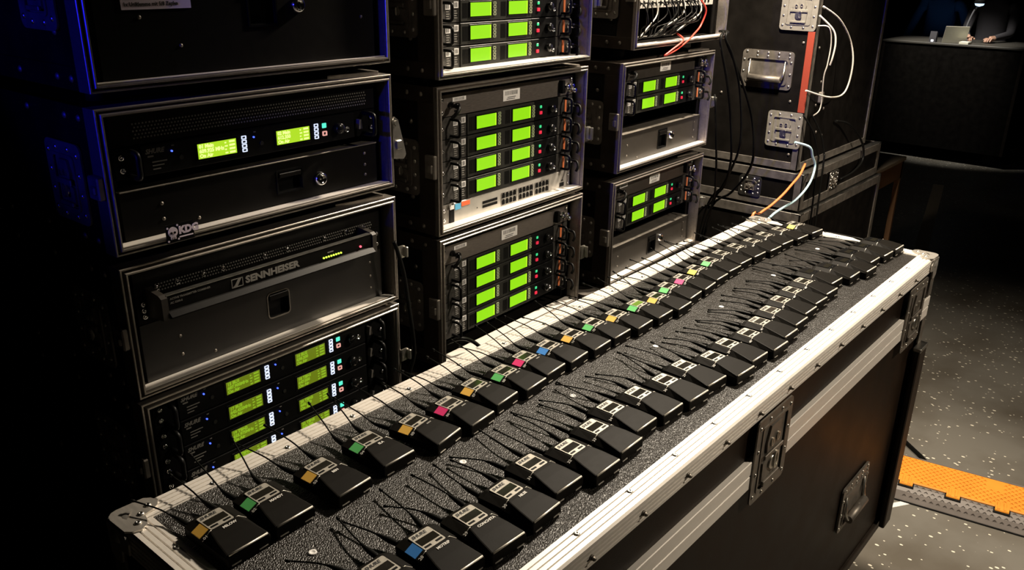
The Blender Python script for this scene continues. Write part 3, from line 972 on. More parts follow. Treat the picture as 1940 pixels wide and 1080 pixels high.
SB['cyan'] = sq('btn_cyan', .0046)
knob_me = MB().lathe([(.0095, 0), (.0092, -.009), (.0082, -.011), (.0003, -.011)], (0, 0, 0), 'y', 16).mesh('knob')
knob_me.materials.append(M['gloss'])
jack_me = MB().lathe([(.0050, 0), (.0050, -.003), (.0036, -.0034), (.0030, -.001), (.0003, -.0008)], (0, 0, 0), 'y', 12).mesh('jack')
jack_me.materials.append(M['chrome'])

def receiver(U):
    t = thing('receiver', '', 'receiver')
    MB().box(.026, .514, .002, .30, .0006, U - .0006).build('chassis', 'recv_groove', t)
    each(MB().box(.026, .118, 0, .002, .0010, U - .0010).box(.452, .514, 0, .002, .0010, U - .0010), 'rack_ear', 'recv_ear', t)
    MB().box(.118, .356, -.003, .002, .0014, U - .0014, .0008).build('front_panel', 'recv', t)
    MB().box(.356, .452, -.003, .002, .0014, U - .0014, .0008).build('control_panel', 'black', t)
    gv = MB()
    for k in range(7):
        gv.box(.1235 + k * .003, .1248 + k * .003, -.0034, -.0028, .008, U - .008)
    for k in range(6):
        gv.box(.247 + k * .003, .2483 + k * .003, -.0034, -.0028, .008, U - .008)
    stuff(gv.build('vent_slots', 'recv_groove', t))
    for sx in (.147, .2725):
        b = MB().box(sx - .003, sx + .0685, -.0046, -.003, .008, .0405, .0005).build('display', 'black', t)
        MB().box(sx, sx + .0625, -.0052, -.0046, .0108, .0378).build('screen', 'lime', b)
        MB().box(sx + .0625, sx + .0655, -.0054, -.0046, .0108, .0378).build('screen_edge', 'lime_edge', b)
        for k in range(4):
            link('menu_button', btn_o, t, (sx + .0785, -.0032, .0135 + .0072 * k))
    link('status_button', SB['green'], t, (.3795, -.0032, .0315))
    r = link('status_button', SB['red'], t, (.3800, -.0032, .0175))
    link('core', SB['core'], r)
    link('knob', knob_me, t, (.418, -.003, .0235))
    link('jack', jack_me, t, (.4395, -.003, .0165))
    bail(.068, .006, U - .006).build('handle', 'black', t)
    bail(.476, .006, U - .006).build('handle', 'black', t)
    MB().box(.481, .4885, -.002, .0005, .006, U - .006, .0006).build('orange_strip', 'orange_strip', t)
    barcode(t, .0750, .0890, .026, .0385, half=False, n=3)
    barcode(t, .1005, .1140, .0285, .0410, half=False, n=3)
    mb = MB()
    for k in range(4):
        mb.box(.0775, .0875 - .002 * (k % 2), -.0006, .0001, .0075 + k * .0045, .0092 + k * .0045)
        mb.box(.1015, .1110 - .002 * (k % 2), -.0006, .0001, .0085 + k * .0045, .0100 + k * .0045)
    stuff(mb.build('small_print', 'print_grey', t))
    screws(t, ((.040, U * .5), (.502, U * .5)))
    c = MB().cyl((.505, -.004, U * .5), .0075, .004, 'y', 12).cyl((.505, -.016, U * .5), .0055, .012, 'y', 12).build('connector', 'chrome', t)
    MB().tube(catmull([(.505, -.016, U * .5), (.505, -.028, U * .48), (.500, -.036, U * .25), (.494, -.034, .0)], 4), .0032, 6).build('antenna_lead', 'cable_b', c)
    return t
first = {}
def put_receiver(U, x0, D, z, label):
    if U not in first:
        first[U] = t = receiver(U)
    else:
        t = dup_tree(first[U])
    t.location = rw(x0, D, z)
    t.rotation_euler = (0, 0, YAW)
    tag(t, label, 'receiver', 'lime screened receivers in the racks')
pos4 = ['topmost', 'second', 'third', 'lowest']
for k in range(3):
    put_receiver(.0455, 1.215, 1.2, 1.5596 + .0105 + .0455 * (2 - k), 'lime screened receiver in the top case of the middle stack, %s' % (['highest of three', 'middle of three', 'lowest of three'][k]))
for k in range(4):
    put_receiver(.0467, 1.235, 1.2, 1.231 + .0562 + .0467 * (3 - k), 'lime screened receiver above the silver switch, %s of four' % pos4[k])
for k in range(4):
    put_receiver(.045, 1.235, 1.2, .920 + .0475 + .045 * (3 - k), 'lime screened receiver in the lowest case of the middle stack, %s of four' % pos4[k])
for k in range(2):
    put_receiver(.0465, 1.934, 1.195, 1.2425 + .146 + .0465 * (1 - k), '%s of two lime screened receivers in the right stack, upper grey drawer case' % (['upper', 'lower'][k]))
for k in range(2):
    put_receiver(.0465, 1.921, 1.195, .9166 + .147 + .0465 * (1 - k), '%s of two lime screened receivers in the lowest case of the right stack' % (['upper', 'lower'][k]))

def blank(label, x0, D, z, U, m='blank', left_sticker=True):
    t = dev('blank_panel', label, 'panel', x0, D, z, 'blank panels above the receivers')
    MB().box(.026, .514, 0, .004, .0008, U - .0008, .0006).build('plate', m, t)
    barcode(t, .241, .301, .012, .0365, n=11)
    if left_sticker:
        barcode(t, .074, .116, .030, .0385, half=False, n=10)
    c = MB().lathe([(.0075, 0), (.0075, -.004), (.0055, -.005), (.0055, -.016), (.0068, -.017), (.0068, -.022), (.0004, -.022)], (.068, 0, .024), 'y', 12).build('connector', 'gloss', t)
    MB().tube(catmull([(.068, -.020, .024), (.062, -.030, .020), (.052, -.030, .010), (.046, -.024, .002)], 4), .0042, 7).build('antenna_stub', 'cable_b', c)
    for x in (.470, .490, .500):
        k = MB().lathe([(.006, 0), (.006, -.003), (.0048, -.004), (.0048, -.014), (.0058, -.015), (.0058, -.019), (.0004, -.019)], (x, 0, .012 + .012 * ((x * 100) % 2)), 'y', 10).build('connector', 'chrome', t)
    MB().box(.455, .466, -.012, 0, .008, U - .008, .001).build('bracket', 'black', t)
    MB().box(.080, .098, -.0008, .0002, .008, .012).build('slot', 'black', t)
    screws(t, ((.040, U * .22), (.040, U * .78), (.505, U * .8)))
blank('brushed blank panel with a white barcode sticker above the four receivers over the switch', 1.235, 1.2, 1.231 + .243, .0467)
blank('brushed blank panel with a barcode sticker in the lowest case of the middle stack', 1.235, 1.2, .920 + .2275, .045)
blank('dark blank panel with a white sticker in the right stack, upper drawer case', 1.934, 1.195, 1.2425 + .239, .0465, 'panel_grey', False)
blank('dark blank panel with two stickers in the lowest case of the right stack', 1.921, 1.195, .9166 + .240, .0465, 'panel_grey')

def drawer(label, x0, D, z, Hh, m, pocket, lock, lip=True, rnd=False):
    t = dev('storage_unit', label, 'storage unit', x0, D, z, 'rack drawers')
    a, b, c, d = pocket
    mb = MB()
    mb.box(.026, a, 0, .004, .001, Hh - .001).box(b, .514, 0, .004, .001, Hh - .001).box(a, b, 0, .004, .001, c).box(a, b, 0, .004, d, Hh - .001)
    mb.build('front', m, t)
    MB().box(.030, .510, .014, .34, .002, Hh - .004).build('tray', 'panel', t)
    if lip:
        MB().box(.026, .514, -.003, .05, Hh - .0015, Hh + .0005, .0005).build('top_lip', 'steel_dull', t)
    p = MB().box(a, b, .012, .014, c, d).box(a, a + .0015, 0, .012, c, d).box(b - .0015, b, 0, .012, c, d).box(a, b, 0, .012, d - .0015, d).box(a, b, 0, .012, c, c + .0015).build('pull_pocket', 'black', t)
    fr = MB()
    if rnd:
        ring(fr, rrect(a - .002, b + .002, c - .002, d + .002, .008), rrect(a, b, c, d, .007), -.0012, .0002)
    else:
        ring(fr, rrect(a - .003, b + .003, c - .003, d + .003, .002), rrect(a, b, c, d, .001), -.0016, .0002)
    fr.build('pocket_frame', 'gloss' if not rnd else 'steel_dull', p)
    MB().box(a + .002, b - .002, -.0035, .008, d - (d - c) * .28, d - .002, .001).build('pull_lip', 'panel', p)
    if lock:
        x, z_ = lock
        k = MB().lathe([(.0125, 0), (.0125, -.002), (.0105, -.007), (.0080, -.009), (.0070, -.0075), (.0004, -.0072)], (x, 0, z_), 'y', 20).build('lock', 'chrome', t)
        MB().box(x - .0012, x + .0012, -.0080, -.0070, z_ - .0045, z_ + .0045).build('key_slot', 'black', k)
    mb = MB()
    for x, z_ in ((.088, .30), (.088, .62), (.486, .25), (.486, .5), (.486, .78), (.145, .15)):
        mb.lathe([(.003, 0), (.0028, .0008), (.0004, .0014)], (0, 0, 0), n=7, T=Matrix.Translation((x, 0, Hh * z_)) @ Matrix.Rotation(PI / 2, 4, 'X'))
    stuff(mb.build('rivets', 'steel_dull', t))
    return t
d1 = drawer('black drawer with a white paper label at the top of the left stack', .531, 1.142, 1.6075 + .012, .270, 'panel', (.263, .311, .063, .125), (.353, .090))
lb = MB().box(.064, .167, -.0012, 0, .091, .165).build('paper_label', 'label', d1)
for s, z in (('1x Uniklemme mit 5/8 Zapfen', .0955), ('1x DNO 5m', .1045)):
    text(s, .0075, 'print', lb, (.0672, -.0014, z), sx=.88, bold=.02)
d2 = drawer('black drawer with a chrome lock and a skull sticker below the wide vent panel', .531, 1.15, 1.380 + .012, .0735, 'panel', (.294, .343, .021, .055), (.381, .0295))
stk = thing('skull_sticker', 'small black badge with a pale skull and white letters on the case lip', 'sticker', rw(.531, 1.13, 1.380), YAW)
SY = -.0064
MB().box(.074, .1185, SY, SY + .0018, .0035, .0310).build('badge', 'black', stk)
mb = MB().cyl((.0845, SY - .0006, .0195), .0078, .0008, 'y', 16).box(.0802, .0888, SY - .0006, SY + .0002, .0085, .0135)
for q in ((.0765, .0265), (.0765, .0065), (.0925, .0075), (.0925, .0285)):
    mb.cyl((q[0], SY - .0006, q[1]), .0016, .0008, 'y', 8)
mb.build('skull', 'skull', stk)
each(MB().cyl((.0817, SY - .0011, .0185), .0018, .0006, 'y', 8).cyl((.0872, SY - .0011, .0185), .0018, .0006, 'y', 8), 'eye_socket', 'black', stk)
for k in range(3):
    MB().box(.0822 + .0022 * k, .0826 + .0022 * k, SY - .0011, SY - .0003, .0085, .0115).build('tooth_gap', 'black', stk)
text('KDG', .0150, 'skull', stk, (.0940, SY - .0003, .0150), bold=.06)
MB().box(.0940, .1165, SY - .0005, SY + .0002, .0090, .0108).build('small_print', 'skull', stk)
drawer('black lower drawer with a rounded pull under the combiner bar', .531, 1.15, 1.152 + .010, .098, 'panel_satin', (.253, .296, .036, .080), None, lip=False, rnd=True)
drawer('grey drawer with a square pull and chrome lock, upper one of the right stack', 1.934, 1.195, 1.2425 + .006, .0905, 'panel_grey', (.262, .309, .022, .074), (.337, .052))
drawer('grey drawer with a square pull and chrome lock, lowest of the right stack', 1.921, 1.195, .9166 + .006, .0925, 'panel_grey', (.262, .306, .022, .074), (.334, .058))

def perforated(label, z, U, rows, n, x0=.060, x1=.496, z0=.010, z1=.030):
    t = dev('vent_panel', label, 'panel', .531, 1.15, z)
    MB().box(.026, .514, 0, .004, .0008, U - .0008).build('plate', 'panel', t)
    mb = MB()
    for r in range(rows):
        for k in range(n):
            x = x0 + (x1 - x0) * (k + .5 * (r % 2)) / n
            zz = z0 + (z1 - z0) * r / (rows - 1)
            mb.box(x - .0011, x + .0011, -.0006, .0002, zz - .0011, zz + .0011)
    stuff(mb.build('perforation', 'print_grey', t))
    return t
perforated('black vent panel of small round holes above the transmitter with the pale screens', 1.380 + .148, .0455, 5, 84)
vp = perforated('narrow black vent panel with chrome screws behind the combiner bar', 1.152 + .152, .0465, 3, 90, z0=.003, z1=.013)
screws(vp, [(x, .0085) for x in (.060, .094, .139, .174, .254, .300, .38, .43, .47)])

def transmitter(label, z, U, mode, lines=None, logo=True):
    t = dev('dual_transmitter', label, 'transmitter', .531, 1.15, z, 'dual transmitters of the left stack')
    MB().box(.026, .514, 0, .30, .0006, U - .0006).build('chassis', 'recv_groove', t)
    MB().box(.066, .462, -.004, 0, .0014, U - .0014, .0008).build('front_panel', 'black', t)
    bail(.046, .005, U - .005, .030, .0042).build('handle', 'black', t)
    bail(.486, .005, U - .005, .030, .0042).build('handle', 'black', t)
    if logo:
        text('SHURE', .0095, 'print_grey', t, (.071, -.0043, .0325), shear=.3, bold=.04)
    mb = MB().box(.074, .083, -.0044, -.0040, .0272, .0296)
    for k, (xa, xb) in enumerate(((.080, .103), (.080, .098), (.080, .092))):
        mb.box(xa, xb, -.0044, -.0040, .0188 - .0052 * k, .0204 - .0052 * k)
    stuff(mb.build('small_print', 'print_grey', t))
    for x in (.1115, .2525):
        MB().cyl((x, -.0062, .0315), .0014, .002, 'y', 8).build('led', 'led_blue', t)
        MB().cyl((x + .014, -.0060, .020), .0035, .002, 'y', 10).build('trim_pot', 'recv', t)
        MB().box(x + .001, x + .005, -.0045, -.0038, .0385, .0400).build('mark', 'print_grey', t)
    scr, txt = {'olive': ('olive', 'olive_text'), 'yellow': ('yellow_lcd', 'yellow_text')}[mode]
    for i, sx in enumerate((.153, .2955)):
        b = MB().box(sx - .004, sx + .071, -.0052, -.004, .0085, .0382, .0005).build('display', 'gloss', t)
        MB().box(sx, sx + .0665, -.0058, -.0052, .0120, .0345).build('screen', scr, b)
        bm_ = txt
        if lines:
            for k, s in enumerate(lines[i]):
                text(s, .0078, bm_, b, (sx + .002, -.0060, .0280 - .0072 * k), bold=.05)
        q = MB()
        for k in range(4):
            q.box(sx + .046, sx + .051 - .002 * (k % 2), -.0061, -.0057, .0138 + .0052 * k, .0160 + .0052 * k)
            q.box(sx + .054, sx + .064, -.0061, -.0057, .0134 + .0055 * k, .0165 + .0055 * k)
        stuff(q.build('level_bars', bm_, b))
        for k in range(4):
            link('menu_button', btn_w, t, (sx + .0815, -.0042, .0135 + .0066 * k))
    link('status_button', SB['cyan'], t, (.394, -.0042, .0310))
    r = link('status_button', SB['pink'], t, (.3945, -.0042, .0175))
    link('knob', knob_me, t, (.4235, -.004, .0225))
    link('jack', jack_me, t, (.4435, -.004, .0180))
    MB().prism([(.466, .016), (.474, .016), (.472, .032), (.468, .032)], -.012, -.002, 'y').build('power_switch', 'ear', t)
    screws(t, ((.036, U * .3), (.036, U * .7), (.504, U * .3), (.504, U * .7)))
    return t
transmitter('dual transmitter with two pale yellow screens under the vent panel', 1.380 + .1015, .046, 'yellow', (('01 Main', '609.925 MHz', 'On Air'), ('02 Main', '612.350', 'On Air')))
TL = (('15 BU1', '687.900MHz', 'On Air'), ('16 BU2', '638.200', 'On Air')), (('17 BU3', '642.425MHz', 'On Air'), ('18 TBN1', '647.050', 'On Air')), \
     (('19 TBN2', '655.975MHz', 'On Air'), ('20 TBN3', '660.100', 'On Air')), (('21 TBN4', '665.775MHz', 'On Air'), ('22 TBN5', '669.300', 'On Air'))
for k in range(4):
    transmitter('dual transmitter with olive screens in the lowest left case, %s of four' % pos4[k], .930 + .0105 + .0466 * (3 - k), .0465, 'olive', TL[k])

# combiner with a projecting lettered bar
t = dev('transmitter_combiner', 'black active transmitter combiner with a projecting lettered bar and green level lights', 'combiner', .531, 1.15, 1.152 + .1085)
MB().box(.026, .514, 0, .30, 0, .0435).build('chassis', 'panel', t)
MB().prism([(-.030, .014), (-.041, .014), (-.050, .0165), (-.050, .0185), (-.042, .0255), (-.040, .0265), (-.040, .0485), (-.037, .0500), (-.030, .0500)], .053, .458, 'x').build('front_bar', 'panel', t)
MB().box(.053, .458, -.0405, -.030, .0500, .0508).build('bar_edge', 'steel', t)
for xa, xb in ((.043, .053), (.458, .468)):
    MB().prism([(0, .010), (-.030, .012), (-.043, .014), (-.043, .048), (-.036, .052), (0, .056)], xa, xb, 'x').build('end_bracket', 'panel_grey', t)
text('SENNHEISER', .0155, 'print_grey', t, (.188, -.0405, .0325), bold=.045, sx=1.22)
lg = MB()
ring(lg, [(.1625, .0300), (.1835, .0300), (.1835, .0445), (.1625, .0445)], [(.1637, .0311), (.1823, .0311), (.1823, .0434), (.1637, .0434)], -.0406, -.0398)
lg.prism([(.1625, .0300), (.1700, .0300), (.1735, .0370), (.1790, .0445), (.1835, .0445), (.1760, .0445), (.1715, .0372)], -.0407, -.0398, 'y')
lg.prism([(.1650, .0300), (.1715, .0300), (.1815, .0445), (.1755, .0445)], -.0408, -.0398, 'y')
lg.build('emblem', 'print_grey', t)
text('ACTIVE TRANSMITTER COMBINER', .0044, 'print_grey', t, (.058, -.0405, .0425), bold=.02)
text('AC 3200-II', .0044, 'print_grey', t, (.058, -.0405, .0362), bold=.02)
for k in range(8):
    MB().cyl((.346 + .0055 * k, -.0418, .0330), .0017, .002, 'y', 8).build('level_light', 'led_lime', t)
MB().cyl((.430, -.0420, .0330), .0020, .002, 'y', 8).build('power_light', 'led_red', t)
MB().box(.355, .368, -.0408, -.0403, .0395, .0412).build('small_print', 'print_grey', t)
screws(t, ((.036, .012), (.036, .032), (.036, .022), (.504, .012), (.504, .032)))

# network switch
t = dev('network_switch', 'silver network switch with rows of sockets below the four receivers', 'switch', 1.235, 1.2, 1.231 + .0095)
MB().box(.026, .514, .002, .30, .001, .0455).build('chassis', 'silver', t)
MB().box(.074, .500, -.002, .002, .0012, .0453, .0008).build('face', 'silver', t)
each(MB().box(.026, .060, -.001, .002, .001, .0455).box(.500, .514, -.001, .002, .001, .0455), 'rack_ear', 'ear', t)
MB().box(.060, .074, -.003, .002, .001, .038).build('end_cap', 'black', t)
MB().box(.060, .073, -.0036, -.002, .033, .0415).build('sticker', 'white', t)
MB().box(.077, .096, -.0028, -.002, .029, .042).build('blue_badge', mat('blue_badge_ink', (.10, .42, .68), .5), t)
MB().box(.098, .126, -.0028, -.002, .033, .0425).build('orange_badge', mat('orange_badge_ink', (.80, .15, .05), .5), t)
sl = MB()
for r in range(2):
    for k in range(12):
        sl.box(.170 + k * .0044, .1735 + k * .0044, -.0030, -.0018, .014 + .0095 * r, .0200 + .0095 * r)
stuff(sl.build('module_slots', 'black', t))
pm = MB().box(-.0050, .0050, -.0006, .0040, -.0050, .0042).box(-.0030, .0030, -.0008, .0040, .0042, .0068).mesh('port')
pm.materials.append(M['recv_groove'])
for g in range(3):
    ring_ = MB()
    xa = .236 + g * .0645
    ring(ring_, rrect(xa, xa + .0585, .005, .0360, .001, 2), rrect(xa + .0014, xa + .0571, .0064, .0346, .001, 2), -.0028, -.0018)
    ring_.build('port_block', 'ear', t)
    for k in range(4):
        for r in range(2):
            link('port', pm, t, (xa + .0085 + k * .0138, -.0026, .0125 + .0150 * r))
MB().box(.150, .152, -.0030, -.0018, .018, .020).build('reset_hole', 'black', t)
MB().box(.470, .488, -.0030, -.0018, .006, .016).box(.476, .484, -.0034, -.0018, .020, .022).build('console_port', 'black', t)
screws(t, ((.042, .012), (.042, .034), (.507, .012), (.507, .034)))

# patch panel and the cable bundle in the open case
t = dev('patchbay', 'pale patch panel at the top of the open case in the right stack', 'patch panel', 1.982, 1.21, 1.5655 + .100)
MB().box(.026, .522, 0, .03, 0, .0445, .0006).build('plate', 'silver', t)
for k in range(20):
    x = .060 + k * .0225
    link('port', pm, t, (x, -.0004, .012))
    link('port', pm, t, (x, -.0004, .032))
rc = random.Random(3)
for k in range(22):
    x = .050 + .0185 * k * (1 if k < 12 else .82)
    zt = .112 + (.02 if k % 2 else 0)
    xe = max(.05, min(.26, x * .55 + rc.uniform(-.02, .05)))
    P = [rw(1.982 + x, 1.208, 1.5655 + zt), rw(1.982 + x + .004, 1.180, 1.5655 + zt), rw(1.982 + x + rc.uniform(-.01, .02), 1.165 + rc.uniform(-.006, .01), 1.5655 + zt - .045),
         rw(1.982 + (x + xe) / 2, 1.175 + rc.uniform(-.004, .012), 1.5655 + .052), rw(1.982 + xe, 1.185 + rc.uniform(-.006, .008), 1.5655 + .028), rw(1.982 + xe - .03, 1.215, 1.5655 + .0275)]
    o = MB().tube(catmull(P, 4), .0019, 6).build('patch_cable', 'cable_b' if k % 8 != 3 else 'cable_w')
    tag(o, 'pale patch cable hanging in the bundle inside the open right case' if k % 8 == 3 else 'black patch cable hanging in the bundle of the open case, right stack', 'cable', 'pale patch cables in the open case' if k % 8 == 3 else 'black patch cables in the open case')
P = [rw(2.262, 1.206, 1.69), rw(2.285, 1.17, 1.70), rw(2.345, 1.155, 1.662), rw(2.335, 1.160, 1.615), rw(2.285, 1.155, 1.592), rw(2.245, 1.150, 1.578), rw(2.18, 1.152, 1.555), rw(2.135, 1.162, 1.5415), rw(2.16, 1.155, 1.556), rw(2.215, 1.150, 1.580), rw(2.25, 1.190, 1.593)]
tag(MB().tube(catmull(P, 6), .0026, 6).build('patch_cable', 'cable_r'), 'red patch cable looping over the lip of the open case', 'cable')
# ------------------------------------------------------------------ big dark cases beyond the right stack
def big_case(label, x0, x1, y0, y1, z0, z1, trim=.032):
    t = thing('equipment_case', label, 'flight case', (x0, y0, z0), 0, 'big dark cases beyond the racks')
    W, Dp, Hh = x1 - x0, y1 - y0, z1 - z0
    MB().box(.004, W - .004, .004, Dp - .004, .003, Hh - .003).build('body', 'ply', t)
    h = trim
    for k in ((0, 0, 1), (1, 0, 1), (0, 1, 1), (1, 1, 1)):
        a, b = (0, .006) if not k[0] else (W - .006, W)
        c, d = (0, .006) if not k[1] else (Dp - .006, Dp)
        c2, d2 = (0, h) if not k[1] else (Dp - h, Dp)
        a2, b2 = (0, h) if not k[0] else (W - h, W)
        MB().box(a, b, c2, d2, .0, Hh, .001).box(a2, b2, c, d, .0, Hh, .001).build('corner_post', 'steel_dull', t)
    for z, e in ((0, h), (Hh - h, Hh)):
        MB().box(-.0015, .003, h, Dp - h, z, e, .0008).build('edge_trim', 'steel_dull', t)
        MB().box(W - .003, W + .0015, h, Dp - h, z, e, .0008).build('edge_trim', 'steel_dull', t)
        MB().box(h, W - h, -.0015, .003, z, e, .0008).build('edge_trim', 'steel_dull', t)
        MB().box(h, W - h, Dp - .003, Dp + .0015, z, e, .0008).build('edge_trim', 'steel_dull', t)
    MB().box(0, W, 0, h, Hh - .004, Hh + .0005, .0008).build('edge_trim', 'steel', t)
    MB().box(0, h, h, Dp, Hh - .004, Hh + .0005, .0008).build('edge_trim', 'steel', t)
    return t, W, Dp, Hh
BX, BY = 2.9, 1.125
bc1, W_, D_, H_ = big_case('tall black case with two square latches, recessed handle and red strap', BX, 3.60, BY, 1.95, 1.098, 1.98, .026)
SQL = latch_parts(.128, .126, 'latch_grey', 'latch_grey')
for z in (1.237, 1.637):
    put_latch(SQL, bc1, (-.0015, .066, z - 1.098), -PI / 2)
SQH = handle_parts(.190, .130)
put_latch(SQH, bc1, (.0030, 1.283 - BY, 1.437 - 1.098), -PI / 2)
MB().box(-.0035, .004, .002, .026, 1.302 - 1.098, 1.573 - 1.098, .0008).build('red_strap', 'red_strap', bc1)
for y, z in ((1.165, 1.535), (1.185, 1.335), (1.165, 1.15), (1.45, 1.34)):
    link('rivet', brivet, bc1, (.004, y - BY, z - 1.098), (0, -PI / 2, 0))
for x, z in ((.06, .42), (.12, .30), (.10, .22), (.14, .12), (.05, .55), (.2, .1), (.18, .2)):
    link('rivet', brivet, bc1, (x, .004, z), (PI / 2, 0, 0))
MB().prism(rrect(.115, .140, .225, .265, .006), -.006, .004, 'y').build('catch', 'steel_dull', bc1)
bc2, W_, D_, H_ = big_case('shallow black case with a small latch under the tall case', BX - .005, 3.72, 1.095, 1.97, .955, 1.088, .030)
SML = latch_parts(.088, .076, 'steel')
put_latch(SML, bc2, (-.0015, 1.290 - 1.095, .062), -PI / 2)
put_latch(SML, bc2, (.30, -.0015, .062), 0)
bc3, W_, D_, H_ = big_case('lowest black case with plain steel edges, under the shallow case', BX - .01, 3.76, 1.085, 1.98, .10, .945, .034)
for x in (.10, W_ - .10):
    for y in (.10, D_ - .10):
        k = MB().box(x - .045, x + .045, y - .045, y + .045, -.008, .001).build('castor', 'steel_dull', bc3)
        MB().cyl((x - .016, y, -.054), .046, .032, 'x', 16).build('wheel', 'rubber', k)
for z, p in ((1.088, bc2), (.945, bc3)):
    for x in (.08, W_ - .15):
        for y in (.08, D_ - .12):
            MB().cyl((x, y, z - p.location.z), .02, .0095, 'z', 12).build('stacking_foot', 'rubber', p)

# ------------------------------------------------------------------ loose cables
def cable(pts, r, m, label, n=6):
    return tag(MB().tube(catmull(pts, n), r, 6).build('cable', m), label, 'cable')
cable([(2.467, 1.258, 1.5875), (2.448, 1.236, 1.586), (2.425, 1.230, 1.559), (2.469, 1.218, 1.445), (2.526, 1.220, 1.326), (2.566, 1.221, 1.182), (2.668, 1.284, 1.062), (2.789, 1.388, 0.921), (2.80, 1.43, .5), (2.78, 1.45, .01)], 0.0045, 'cable_b', 'black cable hanging left of three from the open right case')
cable([(2.490, 1.259, 1.5875), (2.478, 1.236, 1.586), (2.464, 1.232, 1.563), (2.537, 1.210, 1.455), (2.624, 1.193, 1.317), (2.654, 1.184, 1.191), (2.689, 1.215, 1.108), (2.734, 1.287, 1.021), (2.771, 1.388, 0.904), (2.77, 1.44, .45), (2.74, 1.47, .01)], 0.0045, 'cable_b', 'black cable bowing farthest right from the open right case')
cable([(2.479, 1.259, 1.5875), (2.467, 1.235, 1.586), (2.458, 1.230, 1.566), (2.487, 1.219, 1.522), (2.547, 1.211, 1.420), (2.576, 1.202, 1.288), (2.593, 1.212, 1.196), (2.659, 1.284, 1.064), (2.746, 1.387, 0.920), (2.75, 1.44, .45), (2.70, 1.47, .01)], 0.004, 'cable_b', 'black cable hanging between two others below the open right case')
cable([(2.440, 1.240, 1.400), (2.428, 1.227, 1.370), (2.465, 1.228, 1.231), (2.504, 1.239, 1.136), (2.587, 1.282, 1.022), (2.66, 1.38, .90), (2.70, 1.46, .45), (2.66, 1.48, .01)], 0.0035, 'cable_b', 'thin black cable hanging beside the folded catch of the right stack')
cable([(2.871, 1.121, 1.383), (3.023, 1.090, 1.348), (3.136, 1.080, 1.358), (3.142, 1.070, 1.453), (3.111, 1.080, 1.536), (3.004, 1.090, 1.612), (2.914, 1.118, 1.655)], 0.003, 'cable_w', 'wide white cable loop on the tall black case')
cable([(2.891, 1.118, 1.594), (2.916, 1.090, 1.589), (2.943, 1.085, 1.538), (2.951, 1.090, 1.466), (2.961, 1.100, 1.421), (2.999, 1.110, 1.312), (2.960, 1.119, 1.286)], 0.0022, 'cable_w', 'thin pale cable dropping below the upper latch of the tall case')
cable([(2.892, 1.118, 1.627), (2.932, 1.080, 1.581), (2.945, 1.071, 1.538), (2.950, 1.076, 1.488), (2.956, 1.083, 1.464)], 0.0032, 'cable_w', 'short white cable curving beside the upper latch of the tall case')
cable([(2.872, 1.088, 1.133), (2.839, 1.078, 1.131), (2.787, 1.070, 1.110), (2.729, 1.070, 1.088), (2.666, 1.070, 1.066), (2.604, 1.080, 1.040), (2.549, 1.090, 1.023), (2.50, 1.10, .99), (2.46, 1.10, .6), (2.46, 1.10, .008)], 0.0042, 'cable_o', 'orange cable sagging from the dark cases to the flight case corner')
cable([(2.83, 1.118, 1.212), (2.884, 1.085, 1.192), (2.909, 1.080, 1.157), (2.935, 1.075, 1.116), (2.884, 1.068, 1.063), (2.780, 1.070, 1.024), (2.632, 1.090, 0.991), (2.52, 1.10, .90), (2.50, 1.10, .45), (2.50, 1.10, .008)], 0.0042, 'cable_c', 'pale blue cable sagging beside the orange one')
cable([(3.199, 1.119, 1.239), (3.299, 1.100, 1.214), (3.444, 1.088, 1.126), (3.466, 1.082, 1.053), (3.360, 1.078, 1.023), (3.250, 1.086, 1.012)], 0.0045, 'cable_b', 'black cable looping at the right side of the dark cases')
cable([(2.874, 1.119, 1.298), (2.92, 1.095, 1.24), (2.965, 1.080, 1.15), (2.967, 1.078, 1.09), (2.98, 1.072, .6), (3.0, 1.06, .008)], 0.0035, 'cable_b', 'black cable dropping from the lower latch, left one of a pair')
cable([(2.958, 1.119, 1.288), (3.0, 1.095, 1.22), (3.023, 1.082, 1.15), (3.018, 1.076, 1.09), (3.03, 1.070, .6), (3.05, 1.05, .008)], 0.0035, 'cable_b', 'black cable dropping from the lower latch, right one of a pair')
cable([rw(1.047,1.112,1.281), rw(1.060,1.105,1.225), rw(1.068,1.103,1.168), rw(1.083,1.103,1.049), rw(1.072,1.106,1.000), rw(1.062,1.110,.955), rw(1.09,1.108,.911), rw(1.13,1.14,.6), rw(1.14,1.2,.008)], 0.0042, 'cable_b', 'thin black cable hanging down the right edge of the left stack')
cable([(2.42, 1.20, .934), (2.48, 1.19, .931), (2.50, 1.16, .915), (2.45, 1.125, .9), (2.36, 1.10, .80), (2.34, 1.09, .40), (2.35, 1.08, .008)], 0.005, 'cable_b', 'black cable curling at the foot of the right stack')
cable([rw(1.285,1.205,.955), rw(1.30,1.175,.972), rw(1.33,1.165,.958), rw(1.35,1.15,.936), rw(1.37,1.13,.91), rw(1.38,1.115,.7), rw(1.38,1.11,.008)], 0.0046, 'cable_b', 'black cable spilling from the bottom gap of the middle stack')

# ------------------------------------------------------------------ cable ramp on the floor
ang = math.atan2(-.985, .172)
rp = thing('cable_ramp', 'orange and black rubber cable ramp on the floor right of the flight case', 'cable ramp', (2.834, .605, 0), ang)
